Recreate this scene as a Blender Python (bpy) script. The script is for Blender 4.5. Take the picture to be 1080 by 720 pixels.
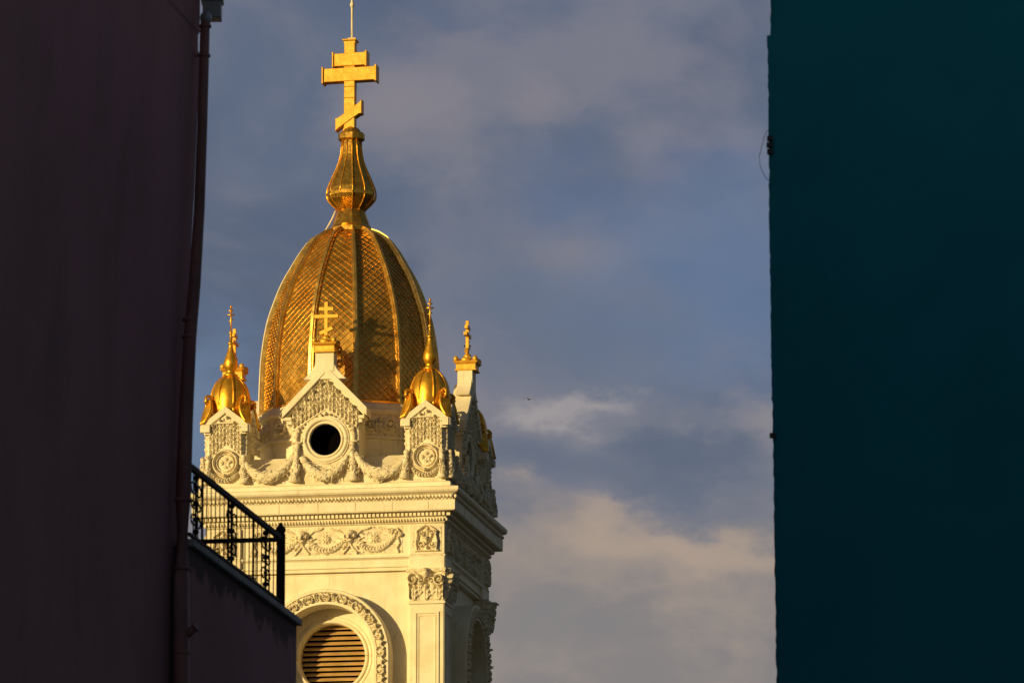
import bpy, bmesh, math, random
import numpy as np
from mathutils import Vector, Matrix
random.seed(7)
rng = np.random.default_rng(11)
R = math.radians
PI = math.pi
sc = bpy.context.scene
for o in list(bpy.data.objects):
    bpy.data.objects.remove(o)

# ------------------------------------------------------------------ camera
F, PITCH, EYE = 7000.0, R(10.985), 1.6
cam = bpy.data.cameras.new('camera')
cam.sensor_width = 36.0
cam.lens = 36.0 * F / 1080.0
cam.clip_start, cam.clip_end = 1.0, 30000.0
cam.dof.use_dof = True
cam.dof.focus_distance = 159.0
cam.dof.aperture_fstop = 9.0
co = bpy.data.objects.new('camera', cam)
sc.collection.objects.link(co)
co.location = (0, 0, EYE)
co.rotation_euler = (R(90) + PITCH, 0, 0)
sc.camera = co

# ------------------------------------------------------------------ light
SUN_AZ, SUN_EL = 47.0, 8.0          # degrees left of straight behind the camera
sdir = Vector((-math.sin(R(SUN_AZ)) * math.cos(R(SUN_EL)),
               -math.cos(R(SUN_AZ)) * math.cos(R(SUN_EL)), math.sin(R(SUN_EL))))
sl = bpy.data.lights.new('sun', 'SUN')
sl.energy = 5.0
sl.angle = R(0.5)
sl.color = (1.0, 0.745, 0.315)
so = bpy.data.objects.new('sun', sl)
sc.collection.objects.link(so)
so.location = (-60, -40, 60)
so.rotation_euler = sdir.to_track_quat('Z', 'Y').to_euler()

sc.view_settings.view_transform = 'Standard'
sc.view_settings.look = 'None'
sc.view_settings.exposure = 0.0
sc.view_settings.gamma = 1.0
sc.view_settings.use_curve_mapping = False

# ------------------------------------------------------------------ node helper
class NT:
    def __init__(self, tree):
        self.t = tree
        self.n, self.l = tree.nodes, tree.links
        self.n.clear()
    def put(self, v, sock):
        if hasattr(v, 'is_linked') or isinstance(v, bpy.types.NodeSocket):
            self.l.new(v, sock)
        else:
            try:
                sock.default_value = v
            except Exception:
                sock.default_value = (*v, 1.0)
    def math(self, op, a, b=None, c=None, clamp=False):
        n = self.n.new('ShaderNodeMath'); n.operation = op; n.use_clamp = clamp
        for i, v in enumerate((a, b, c)):
            if v is not None: self.put(v, n.inputs[i])
        return n.outputs[0]
    def vec(self, op, a, b=None):
        n = self.n.new('ShaderNodeVectorMath'); n.operation = op
        self.put(a, n.inputs[0])
        if b is not None: self.put(b, n.inputs[1])
        return n.outputs['Value'] if op in ('LENGTH', 'DOT_PRODUCT') else n.outputs[0]
    def mix(self, f, a, b, mode='MIX'):
        n = self.n.new('ShaderNodeMix'); n.data_type = 'RGBA'; n.blend_type = mode
        self.put(f, n.inputs[0])
        for v, s in ((a, n.inputs[6]), (b, n.inputs[7])):
            if isinstance(v, tuple): s.default_value = (*v[:3], 1.0)
            else: self.put(v, s)
        return n.outputs[2]
    def noise(self, vec, scale, detail=6.0, rough=0.55, dist=0.0, color=False):
        n = self.n.new('ShaderNodeTexNoise')
        self.put(vec, n.inputs['Vector'])
        n.inputs['Scale'].default_value = scale
        n.inputs['Detail'].default_value = detail
        n.inputs['Roughness'].default_value = rough
        n.inputs['Distortion'].default_value = dist
        return n.outputs['Color' if color else 'Fac']
    def smooth(self, v, lo, hi, a=0.0, b=1.0):
        n = self.n.new('ShaderNodeMapRange'); n.interpolation_type = 'SMOOTHSTEP'
        self.put(v, n.inputs[0])
        for i, q in enumerate((lo, hi, a, b)): n.inputs[i + 1].default_value = q
        return n.outputs[0]
    def mapping(self, vec, scale=(1, 1, 1), loc=(0, 0, 0)):
        n = self.n.new('ShaderNodeMapping')
        self.put(vec, n.inputs[0])
        n.inputs['Scale'].default_value = scale
        n.inputs['Location'].default_value = loc
        return n.outputs[0]

# ------------------------------------------------------------------ sky
world = bpy.data.worlds.new('World')
sc.world = world
world.use_nodes = True
w = NT(world.node_tree)
tc = w.n.new('ShaderNodeTexCoord').outputs['Generated']
sky = w.n.new('ShaderNodeTexSky')
sky.sky_type = 'NISHITA'
sky.sun_disc = False
sky.sun_elevation = R(SUN_EL)
sky.sun_rotation = math.atan2(sdir.x, sdir.y)
sky.air_density, sky.dust_density, sky.ozone_density = 1.0, 1.2, 1.2
bg_sky = w.n.new('ShaderNodeBackground')
w.put(sky.outputs[0], bg_sky.inputs[0])
bg_sky.inputs[1].default_value = 0.08
# clouds live in direction space: broad banks placed by bearing and height, edges torn by noise
def pdir(px, py):
    d = Vector(((px - 540) / F, math.cos(PITCH) - (360 - py) / F * math.sin(PITCH),
                math.sin(PITCH) + (360 - py) / F * math.cos(PITCH)))
    return d.normalized()
stretch = w.mapping(tc, (1.0, 1.0, 1.9))
warp = w.vec('SUBTRACT', w.noise(stretch, 26.0, 7.0, 0.6, color=True), (0.5, 0.5, 0.5))
warp2 = w.vec('SUBTRACT', w.noise(stretch, 75.0, 6.0, 0.6, color=True), (0.5, 0.5, 0.5))
dw = w.vec('ADD', tc, w.vec('MULTIPLY', warp, (0.050, 0.0, 0.028)))
dw = w.vec('ADD', dw, w.vec('MULTIPLY', warp2, (0.016, 0.0, 0.009)))
n_big = w.noise(stretch, 19.0, 7.0, 0.55, 0.3)
n_fine = w.noise(w.mapping(tc, (1.0, 1.0, 1.5), (3.1, 0, 1.7)), 55.0, 6.0, 0.52, 0.3)
n_mid = w.noise(w.mapping(tc, (1.0, 1.0, 1.35), (0.7, 0, 2.3)), 30.0, 6.0, 0.5, 0.35)
col = w.mix(w.smooth(n_big, 0.36, 0.62), (0.115, 0.147, 0.226), (0.182, 0.194, 0.255))
col = w.mix(w.math('MULTIPLY', w.smooth(n_mid, 0.46, 0.68), 0.85), col, (0.250, 0.234, 0.274))
col = w.mix(w.math('MULTIPLY', w.smooth(n_mid, 0.48, 0.30), 0.8), col, (0.086, 0.117, 0.196))
def bank(col, px, py, rx, ry, c, amt, lo=0.15, hi=1.25, tear=0.0):
    d0 = pdir(px, py)
    v = w.vec('MULTIPLY', w.vec('SUBTRACT', dw, tuple(d0)), (F / rx, 0.0, F / ry))
    L = w.vec('LENGTH', v)
    if tear: L = w.math('ADD', L, w.math('MULTIPLY', w.math('SUBTRACT', n_fine, 0.5), tear))
    f = w.math('MULTIPLY', w.smooth(L, lo, hi, 1.0, 0.0), amt)
    return w.mix(f, col, c)
for b in (
    (560, 60, 230, 80, (0.245, 0.228, 0.275), 0.7, 0.1, 1.2, 1.6),
    (470, 125, 130, 60, (0.262, 0.238, 0.270), 0.6, 0.1, 1.2, 1.6),
    (740, 150, 110, 45, (0.225, 0.220, 0.290), 0.65, 0.1, 1.2, 1.5),
    (270, 40, 90, 60, (0.105, 0.140, 0.225), 0.5, 0.1, 1.2, 1.2),
    (490, 15, 90, 30, (0.100, 0.138, 0.230), 0.55, 0.1, 1.2, 1.2),
    (650, 190, 130, 50, (0.105, 0.145, 0.255), 0.6, 0.1, 1.2, 1.4),
    (770, 290, 190, 150, (0.112, 0.180, 0.325), 0.8, 0.1, 1.2, 0.5),
    (235, 470, 90, 190, (0.150, 0.225, 0.360), 0.75, 0.1, 1.2, 0.5),
    (600, 330, 150, 90, (0.128, 0.165, 0.250), 0.7, 0.1, 1.2, 0.5),
    (590, 425, 85, 24, (0.40, 0.36, 0.36), 0.85, 0.1, 1.2, 1.1),
    (800, 440, 60, 40, (0.300, 0.270, 0.290), 0.7, 0.1, 1.2, 0.9),
    (680, 450, 160, 26, (0.225, 0.220, 0.262), 0.5, 0.1, 1.2, 0.9),
    (660, 500, 260, 42, (0.128, 0.155, 0.222), 0.8, 0.1, 1.2, 0.9),
    (720, 475, 110, 32, (0.105, 0.135, 0.205), 0.7, 0.1, 1.2, 1.1)):
    col = bank(col, *b)
zz = w.n.new('ShaderNodeSeparateXYZ'); w.put(dw, zz.inputs[0])
z = zz.outputs[2]
zp = lambda py: pdir(650, py).z
low = w.smooth(w.math('ADD', z, w.math('MULTIPLY', w.math('SUBTRACT', n_fine, 0.5), 0.015)), zp(600), zp(505), 1.0, 0.0)
warm = w.mix(w.smooth(n_fine, 0.35, 0.68), (0.262, 0.232, 0.228), (0.390, 0.312, 0.262))
col = w.mix(w.math('MULTIPLY', low, 0.92), col, warm)
for b in (
    (585, 550, 70, 22, (0.50, 0.375, 0.285), 0.6, 0.1, 1.2, 1.2),
    (710, 580, 190, 34, (0.50, 0.375, 0.285), 0.75, 0.1, 1.2, 1.3),
    (640, 615, 150, 30, (0.42, 0.33, 0.27), 0.5, 0.1, 1.2, 1.0),
    (720, 655, 130, 30, (0.235, 0.218, 0.225), 0.6, 0.1, 1.2, 0.9),
    (590, 690, 120, 40, (0.245, 0.228, 0.232), 0.6, 0.1, 1.2, 0.9)):
    col = bank(col, *b)
# out of view the cloud deck thins to clear sky, dimmed to cut ambient light
sepd = w.n.new('ShaderNodeSeparateXYZ'); w.put(tc, sepd.inputs[0])
deck = w.math('MULTIPLY', w.smooth(sepd.outputs[1], 0.2, 0.85, 0.45, 0.92),
              w.smooth(sepd.outputs[2], -0.02, 0.05))
bg_cloud = w.n.new('ShaderNodeBackground')
w.put(col, bg_cloud.inputs[0])
w.put(w.smooth(sepd.outputs[1], 0.35, 0.93, 0.24, 0.95), bg_cloud.inputs[1])
mixw = w.n.new('ShaderNodeMixShader')
w.put(deck, mixw.inputs[0])
w.l.new(bg_sky.outputs[0], mixw.inputs[1]); w.l.new(bg_cloud.outputs[0], mixw.inputs[2])
ow = w.n.new('ShaderNodeOutputWorld'); w.l.new(mixw.outputs[0], ow.inputs[0])

# ------------------------------------------------------------------ materials
def material(name, base, base2=None, rough=0.7, metal=0.0, nscale=3.0, bump=0.0, bscale=30.0, stain=None,
             streak=0.0, spec=0.5, rvar=0.0, contrast=(0.35, 0.65)):
    m = bpy.data.materials.new(name)
    m.use_nodes = True
    t = NT(m.node_tree)
    oc = t.n.new('ShaderNodeTexCoord').outputs['Object']
    bs = t.n.new('ShaderNodeBsdfPrincipled')
    c = t.mix(t.smooth(t.noise(oc, nscale, 8.0, 0.6), *contrast), base, base2 or base)
    if stain:
        sc_, lo, hi, scol, amt = stain
        sv = t.mapping(oc, (1.0, 1.0, 0.35 if streak else 1.0))
        c = t.mix(t.math('MULTIPLY', t.smooth(t.noise(sv, sc_, 9.0, 0.68, 0.4), lo, hi), amt), c, scol)
    if streak:
        s = t.noise(t.mapping(oc, (5.0, 5.0, 0.22)), 2.2, 6.0, 0.6)
        c = t.mix(t.math('MULTIPLY', t.smooth(s, 0.5, 0.8), streak), c, tuple(x * 0.55 for x in base))
    t.put(c, bs.inputs['Base Color'])
    bs.inputs['Metallic'].default_value = metal
    bs.inputs['Specular IOR Level'].default_value = spec
    if rvar:
        t.put(t.smooth(t.noise(oc, nscale * 2.3, 6.0, 0.6), 0.3, 0.7, rough - rvar, rough + rvar), bs.inputs['Roughness'])
    else:
        bs.inputs['Roughness'].default_value = rough
    if bump:
        b = t.n.new('ShaderNodeBump')
        b.inputs['Strength'].default_value = bump
        b.inputs['Distance'].default_value = 0.02
        t.put(t.noise(oc, bscale, 8.0, 0.65), b.inputs['Height'])
        t.l.new(b.outputs[0], bs.inputs['Normal'])
    o = t.n.new('ShaderNodeOutputMaterial'); t.l.new(bs.outputs[0], o.inputs[0])
    return m

STONE = material('painted_iron_cream', (0.78, 0.71, 0.54), (0.71, 0.62, 0.44), 0.62, bump=0.12, bscale=18.0, nscale=2.2,
                 stain=(4.5, 0.57, 0.70, (0.30, 0.20, 0.11), 0.4), streak=0.3, spec=0.3)
CARVED = material('carved_cream_relief', (0.76, 0.68, 0.50), (0.64, 0.54, 0.37), 0.7, bump=0.25, bscale=40.0, nscale=7.0,
                  stain=(13.0, 0.54, 0.64, (0.10, 0.06, 0.035), 0.75), spec=0.25)
GOLD = material('gold_leaf', (0.86, 0.46, 0.045), (0.74, 0.34, 0.022), 0.38, 0.8, nscale=6.0, bump=0.10, bscale=25.0, rvar=0.10)
GOLDPAINT = material('gold_paint', (0.78, 0.44, 0.055), (0.66, 0.33, 0.03), 0.45, 0.45, nscale=9.0, bump=0.12, bscale=30.0, rvar=0.1)
DOMEGOLD = material('dull_gold_shingle', (0.70, 0.43, 0.095), (0.56, 0.31, 0.055), 0.34, 0.88, nscale=1.6, bump=0.10, bscale=40.0,
                    rvar=0.10, stain=(2.4, 0.58, 0.74, (0.46, 0.22, 0.04), 0.45))
RIBGOLD = material('worn_gold_rib', (0.78, 0.50, 0.13), (0.60, 0.35, 0.08), 0.34, 0.85, nscale=3.0, bump=0.08, rvar=0.1,
                   stain=(5.0, 0.56, 0.72, (0.24, 0.14, 0.05), 0.5))
CABLE = material('pale_conductor', (0.72, 0.66, 0.52), (0.6, 0.52, 0.38), 0.5)
LOUVRE = material('ochre_louvre_paint', (0.58, 0.37, 0.15), (0.46, 0.28, 0.10), 0.55, nscale=4.0, bump=0.1, streak=0.2)
DARK = material('interior_shade_black', (0.003, 0.0025, 0.0025), rough=1.0, spec=0.0)  # near-black colour stands in for the shade indoors
IRON = material('black_railing_iron', (0.018, 0.013, 0.012), (0.034, 0.021, 0.014), 0.7, 0.0, nscale=12.0, bump=0.2, spec=0.15)
MAUVE = material('mauve_plaster', (0.47, 0.225, 0.255), (0.40, 0.19, 0.215), 0.92, nscale=0.5, bump=0.55, bscale=9.0,
                 stain=(0.8, 0.52, 0.75, (0.235, 0.155, 0.17), 0.5), spec=0.15, streak=0.2)
TEAL = material('teal_plaster', (0.013, 0.235, 0.335), (0.012, 0.21, 0.30), 0.9, nscale=0.8, bump=0.18, bscale=14.0,
                stain=(0.9, 0.54, 0.80, (0.010, 0.13, 0.195), 0.4), spec=0.1)
PIPE = material('brown_downpipe', (0.34, 0.17, 0.17), (0.26, 0.13, 0.135), 0.6, nscale=2.0, bump=0.1, spec=0.3,
                stain=(3.0, 0.55, 0.7, (0.10, 0.06, 0.05), 0.5))
ZINC = material('grey_zinc', (0.40, 0.45, 0.52), (0.32, 0.36, 0.41), 0.5, 0.2, nscale=4.0)
COPING = material('grey_coping', (0.46, 0.43, 0.43), (0.33, 0.30, 0.31), 0.85, nscale=5.0, bump=0.4, bscale=20.0)
TILE = material('roof_tile', (0.20, 0.085, 0.05), (0.13, 0.055, 0.035), 0.85, nscale=3.0, bump=0.4)
ASPHALT = material('street_asphalt', (0.04, 0.04, 0.042), (0.03, 0.03, 0.032), 0.9, nscale=0.8, bump=0.3)
FEATHER = material('gull_feather', (0.55, 0.45, 0.33), (0.35, 0.25, 0.17), 0.8, nscale=8.0)
WIRE = material('dark_wire', (0.03, 0.03, 0.035), rough=0.6)
# damp band under the terrace coping: torn dark patches of soot and lichen
def damp_material(ztop):
    m = MAUVE.copy(); m.name = 'mauve_plaster_damp'
    t = m.node_tree
    bs = next(n for n in t.nodes if n.type == 'BSDF_PRINCIPLED')
    src = bs.inputs['Base Color'].links[0].from_socket
    h = NT.__new__(NT); h.t, h.n, h.l = t, t.nodes, t.links
    oc = next(n for n in t.nodes if n.type == 'TEX_COORD').outputs['Object']
    s = t.nodes.new('ShaderNodeSeparateXYZ'); h.put(oc, s.inputs[0])
    depth = h.math('SUBTRACT', ztop, s.outputs[2])
    edge = h.math('ADD', depth, h.math('MULTIPLY', h.math('SUBTRACT', h.noise(oc, 2.6, 7.0, 0.7), 0.5), 0.9))
    f = h.math('MULTIPLY', h.smooth(edge, 0.14, 0.30, 1.0, 0.0), 0.75)
    h.put(h.mix(f, src, (0.045, 0.042, 0.036)), bs.inputs['Base Color'])
    return m

# ------------------------------------------------------------------ mesh helpers
class MB:
    """collects shapes; build() links them as ONE mesh object"""
    def __init__(self): self.v, self.f, self.sm = [], [], []
    def add(self, vs, fs, smooth=False):
        b = len(self.v)
        self.v += [tuple(map(float, p)) for p in vs]
        self.f += [tuple(i + b for i in f) for f in fs]
        self.sm += [smooth] * len(fs)
        return self
    def box(self, x0, x1, y0, y1, z0, z1):
        vs = [(x, y, z) for z in (z0, z1) for y in (y0, y1) for x in (x0, x1)]
        return self.add(vs, [(0, 2, 3, 1), (4, 5, 7, 6), (0, 1, 5, 4), (2, 6, 7, 3), (0, 4, 6, 2), (1, 3, 7, 5)])
    def prism(self, poly, a, b, fn):
        """poly: 2-D outline; fn(u, v, d) -> xyz; extruded from depth a to b"""
        n = len(poly)
        vs = [fn(u, v, a) for u, v in poly] + [fn(u, v, b) for u, v in poly]
        fs = [tuple(range(n))[::-1], tuple(range(n, 2 * n))]
        fs += [(i, (i + 1) % n, n + (i + 1) % n, n + i) for i in range(n)]
        return self.add(vs, fs)
    def lathe(self, prof, n, cx=0, cy=0, phase=0.0, smooth=True, cap=True):
        vs, fs = [], []
        for r, z in prof:
            for k in range(n):
                a = phase + 2 * PI * k / n
                vs.append((cx + r * math.cos(a), cy + r * math.sin(a), z))
        for i in range(len(prof) - 1):
            for k in range(n):
                k2 = (k + 1) % n
                fs.append((i * n + k, i * n + k2, (i + 1) * n + k2, (i + 1) * n + k))
        if cap:
            fs.append(tuple(range(n))[::-1]); q = (len(prof) - 1) * n
            fs.append(tuple(range(q, q + n)))
        return self.add(vs, fs, smooth)
    def tube(self, pts, rad, n=8, smooth=True, flat=None):
        pts = [Vector(p) for p in pts]
        vs, fs = [], []
        up = Vector((0, 0, 1))
        for i, p in enumerate(pts):
            d = (pts[min(i + 1, len(pts) - 1)] - pts[max(i - 1, 0)]).normalized()
            s = d.cross(up)
            if s.length < 1e-3: s = d.cross(Vector((0, 1, 0)))
            s.normalize(); t = s.cross(d).normalized()
            r = rad(i / (len(pts) - 1)) if callable(rad) else rad
            for k in range(n):
                a = 2 * PI * k / n
                vs.append(p + s * (math.cos(a) * r) + t * (math.sin(a) * r))
        for i in range(len(pts) - 1):
            for k in range(n):
                k2 = (k + 1) % n
                fs.append((i * n + k, i * n + k2, (i + 1) * n + k2, (i + 1) * n + k))
        fs.append(tuple(range(n))[::-1]); q = (len(pts) - 1) * n
        fs.append(tuple(range(q, q + n)))
        return self.add(vs, fs, smooth)
    def ball(self, c, rx, ry=None, rz=None, n=10, m=7):
        ry, rz = ry or rx, rz or rx
        vs = [(c[0], c[1], c[2] - rz)]
        for i in range(1, m):
            a = -PI / 2 + PI * i / m
            for k in range(n):
                b = 2 * PI * k / n
                vs.append((c[0] + rx * math.cos(a) * math.cos(b), c[1] + ry * math.cos(a) * math.sin(b), c[2] + rz * math.sin(a)))
        vs.append((c[0], c[1], c[2] + rz))
        fs = [(0, 1 + (k + 1) % n, 1 + k) for k in range(n)]
        for i in range(m - 2):
            for k in range(n):
                a0 = 1 + i * n
                fs.append((a0 + k, a0 + (k + 1) % n, a0 + n + (k + 1) % n, a0 + n + k))
        t = len(vs) - 1; a0 = 1 + (m - 2) * n
        fs += [(t, a0 + k, a0 + (k + 1) % n) for k in range(n)]
        return self.add(vs, fs, True)
    def mesh(self, name, mat, bevel=0.0):
        me = bpy.data.meshes.new(name)
        me.from_pydata(self.v, [], self.f)
        me.polygons.foreach_set('use_smooth', self.sm)
        me.materials.append(mat)
        bm = bmesh.new(); bm.from_mesh(me)
        bmesh.ops.recalc_face_normals(bm, faces=bm.faces)
        if bevel:
            es = [e for e in bm.edges if len(e.link_faces) == 2 and e.calc_face_angle(0) > 0.5]
            bmesh.ops.bevel(bm, geom=es, offset=bevel, segments=1, affect='EDGES', clamp_overlap=True)
        bm.to_mesh(me); bm.free()
        me.update()
        return me
    def build(self, name, mat, parent=None, bevel=0.0):
        return link(name, self.mesh(name, mat, bevel), parent)

def link(name, me, parent=None, rz=0.0, loc=(0, 0, 0)):
    o = bpy.data.objects.new(name, me)
    sc.collection.objects.link(o)
    o.parent = parent
    o.location = loc
    o.rotation_euler = (0, 0, rz)
    return o
def tag(o, label=None, cat=None, group=None, kind=None):
    for k, v in (('label', label), ('category', cat), ('group', group), ('kind', kind)):
        if v: o[k] = v
    return o
def empty(name, loc, rz=0.0):
    o = link(name, None, None, rz, loc)
    o.empty_display_size = 0.5
    return o

# ------------------------------------------------------------------ carved relief (height field -> mesh)
GAIN = 1.7
class Relief:
    def __init__(self, u0, u1, v0, v1, step=0.0125):
        self.u = np.arange(u0, u1 + step * .5, step); self.v = np.arange(v0, v1 + step * .5, step)
        self.U, self.V = np.meshgrid(self.u, self.v)
        self.H = np.zeros_like(self.U); self.step = step
        self.mask = np.ones_like(self.U, bool)
    def win(self, cx, cy, r):
        i0, i1 = np.searchsorted(self.u, [cx - r, cx + r]); j0, j1 = np.searchsorted(self.v, [cy - r, cy + r])
        return (slice(j0, j1), slice(i0, i1))
    def up(self, s, val): self.H[s] = np.maximum(self.H[s], np.nan_to_num(val))
    def leaf(self, cx, cy, ang, L, W, h, lobes=3.5, curl=0.6):
        s = self.win(cx, cy, L * 1.15 + W)
        x, y = self.U[s] - cx, self.V[s] - cy
        a = (x * math.cos(ang) + y * math.sin(ang)) / L; b = -x * math.sin(ang) + y * math.cos(ang)
        aa = np.clip(a, 0, 1)
        wd = W * np.sin(PI * aa ** 0.75) ** 0.8 * (0.82 + 0.22 * np.cos(lobes * 2 * PI * aa))
        q = np.abs(b) / np.maximum(wd, 1e-4)
        val = h * (0.35 + curl * aa ** 1.5 + 0.15) * np.sqrt(np.clip(1 - q ** 2, 0, 1))
        val *= 1 - 0.45 * np.exp(-(b / (0.13 * W)) ** 2)
        val *= 0.85 + 0.15 * np.cos(lobes * 2 * PI * aa - 6 * q)
        self.up(s, np.where((a > 0) & (a < 1) & (q < 1), val, 0))
    def spiral(self, cx, cy, Rr, turns, sgn, ph, th, h):
        s = self.win(cx, cy, Rr * 1.1 + th)
        x, y = self.U[s] - cx, self.V[s] - cy
        r = np.hypot(x, y); p = (sgn * np.arctan2(y, x) + ph) % (2 * PI)
        best = np.zeros_like(r)
        for k in range(int(math.ceil(turns)) + 1):
            t = p + 2 * PI * k
            rs = Rr * (1 - t / (2 * PI * turns))
            wd = th * (0.45 + 0.55 * np.clip(rs / Rr, 0, 1))
            best = np.maximum(best, np.where((t < 2 * PI * turns), np.sqrt(np.clip(1 - ((r - rs) / wd) ** 2, 0, 1)), 0))
        best = np.maximum(best, np.sqrt(np.clip(1 - (r / (th * 1.3)) ** 2, 0, 1)))
        self.up(s, h * best)
    def rosette(self, cx, cy, Rr, n, h, ph=0.0):
        s = self.win(cx, cy, Rr * 1.05)
        x, y = self.U[s] - cx, self.V[s] - cy
        r = np.hypot(x, y) / Rr; p = np.arctan2(y, x) + ph
        val = h * np.abs(np.cos(n * p / 2)) ** 0.6 * np.sin(PI * np.clip(r, 0, 1) ** 0.7) ** 0.7
        val = np.maximum(val, h * 1.1 * np.sqrt(np.clip(1 - (r / 0.24) ** 2, 0, 1)))
        self.up(s, np.where(r < 1, val, 0))
    def ring(self, cx, cy, Rr, wd, h):
        s = self.win(cx, cy, Rr + wd)
        r = np.hypot(self.U[s] - cx, self.V[s] - cy)
        self.up(s, h * np.sqrt(np.clip(1 - ((r - Rr) / wd) ** 2, 0, 1)))
    def blob(self, cx, cy, rx, ry, h, base=0.0):
        s = self.win(cx, cy, max(rx, ry) * 1.05)
        q = ((self.U[s] - cx) / rx) ** 2 + ((self.V[s] - cy) / ry) ** 2
        self.up(s, np.where(q < 1, base + h * np.sqrt(np.clip(1 - q, 0, 1)), 0))
    def band(self, pts, r0, h, braid=0.11, taper=0.0, depth=0.35):
        pts = np.array(pts, float)
        seg = np.hypot(*(pts[1:] - pts[:-1]).T); cum = np.r_[0, np.cumsum(seg)]; tot = cum[-1]
        bestd = np.full_like(self.U, 9.0); bt = np.zeros_like(self.U); bs = np.zeros_like(self.U)
        for i in range(len(seg)):
            d = (pts[i + 1] - pts[i]) / max(seg[i], 1e-6)
            x, y = self.U - pts[i, 0], self.V - pts[i, 1]
            t = np.clip(x * d[0] + y * d[1], 0, seg[i])
            dd = np.hypot(x - t * d[0], y - t * d[1])
            m = dd < bestd
            bestd = np.where(m, dd, bestd); bt = np.where(m, cum[i] + t, bt); bs = np.where(m, np.sign(x * d[1] - y * d[0]), bs)
        f = bt / tot
        r = r0 * (1 - taper + taper * np.sin(PI * f))
        q = bestd / r
        tex = 1 - depth + depth * np.abs(np.cos(PI * bt / braid - 2.2 * q)) * (0.6 + 0.4 * np.abs(np.cos(2.2 * PI * q)))
        if braid <= 0: tex = 1.0
        self.up(slice(None), np.where(q < 1, h * np.sqrt(np.clip(1 - q ** 2, 0, 1)) * tex, 0))
    def head(self, cx, cy, s, h):
        self.blob(cx, cy, 0.75 * s, s, h)                       # face
        self.blob(cx, cy + 0.55 * s, 0.95 * s, 0.65 * s, h * 0.9)   # hair
        for q in (-1, 1):
            self.blob(cx + q * 0.78 * s, cy + 0.15 * s, 0.28 * s, 0.5 * s, h * 0.8)
        sl = self.win(cx, cy, s)
        for q in (-1, 1):                                       # eye sockets
            r = ((self.U[sl] - cx - q * 0.3 * s) / (0.2 * s)) ** 2 + ((self.V[sl] - cy - 0.08 * s) / (0.13 * s)) ** 2
            self.H[sl] *= 1 - 0.35 * np.exp(-r)
        r = ((self.U[sl] - cx) / (0.3 * s)) ** 2 + ((self.V[sl] - cy + 0.5 * s) / (0.08 * s)) ** 2
        self.H[sl] *= 1 - 0.3 * np.exp(-r)
        self.blob(cx, cy - 0.15 * s, 0.12 * s, 0.26 * s, h * 0.35, h * 0.85)
    def rough(self, amp, seed=0):
        g = np.random.default_rng(seed).normal(0, 1, self.H.shape)
        g = (g + np.roll(g, 1, 0) + np.roll(g, 1, 1) + np.roll(g, -1, 0) + np.roll(g, -1, 1)) / 5
        self.H += amp * g * (self.H > 1e-4)
        return self
    def mesh(self, name, mat, fn, lift=0.004, sink=0.03):
        m = self.mask
        inner = m.copy()
        inner[0, :] = inner[-1, :] = False; inner[:, 0] = inner[:, -1] = False
        inner[1:-1, 1:-1] &= m[:-2, 1:-1] & m[2:, 1:-1] & m[1:-1, :-2] & m[1:-1, 2:]
        D = np.where(inner, self.H * GAIN + lift, -sink)
        idx = -np.ones(m.shape, int); idx[m] = np.arange(m.sum())
        X, Y, Z = fn(self.U[m], self.V[m], D[m])
        vs = np.stack([X, Y, Z], 1)
        q = m[:-1, :-1] & m[1:, :-1] & m[:-1, 1:] & m[1:, 1:]
        f = np.stack([idx[:-1, :-1][q], idx[:-1, 1:][q], idx[1:, 1:][q], idx[1:, :-1][q]], 1)
        me = bpy.data.meshes.new(name)
        me.vertices.add(len(vs)); me.vertices.foreach_set('co', vs.astype(np.float32).ravel())
        me.loops.add(f.size); me.loops.foreach_set('vertex_index', f.astype(np.int32).ravel())
        me.polygons.add(len(f)); me.polygons.foreach_set('loop_start', np.arange(0, f.size, 4, dtype=np.int32))
        me.polygons.foreach_set('loop_total', np.full(len(f), 4, np.int32))
        me.polygons.foreach_set('use_smooth', np.ones(len(f), bool))
        me.materials.append(mat)
        me.update(calc_edges=True); me.validate()
        return me
def front(plane):           # relief on the plane y = -plane, raised towards the street
    return lambda u, v, d: (u, -plane - d, v)

# ================================================================== SETTING
gm = MB()
gm.add([(-9000, -9000, 0), (9000, -9000, 0), (9000, 9000, 0), (-9000, 9000, 0)], [(0, 1, 2, 3)])
tag(gm.build('ground', ASPHALT), kind='structure')

# ================================================================== BELL TOWER
TW = empty('bell_tower', (-3.885, 156.8, 0.0), -R(10.19))
tag(TW, 'sunlit cream church bell tower with ribbed golden dome, gilded crosses and carved garlands', 'bell tower')
def sides(name, me, sub=(), parent=TW, n=4, start=0.0, label=None):
    """one part on each of the four faces; sub = [(name, mesh)] are its sub-parts"""
    out = []
    for k in range(n):
        o = link(name, me, parent, start + k * PI / 2)
        for sn, sm in sub:
            link(sn, sm, o)
        out.append(o)
    return out

WALL, PIL = 2.66, 2.86
ZC, RI, RO, ZB = 24.0, 1.18, 1.54, 19.6      # belfry arch: centre, inner and outer radius, sill
AX = 0.055
arc = [(AX + RI * math.cos(a), ZC + RI * math.sin(a)) for a in np.linspace(0, PI, 33)]
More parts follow.
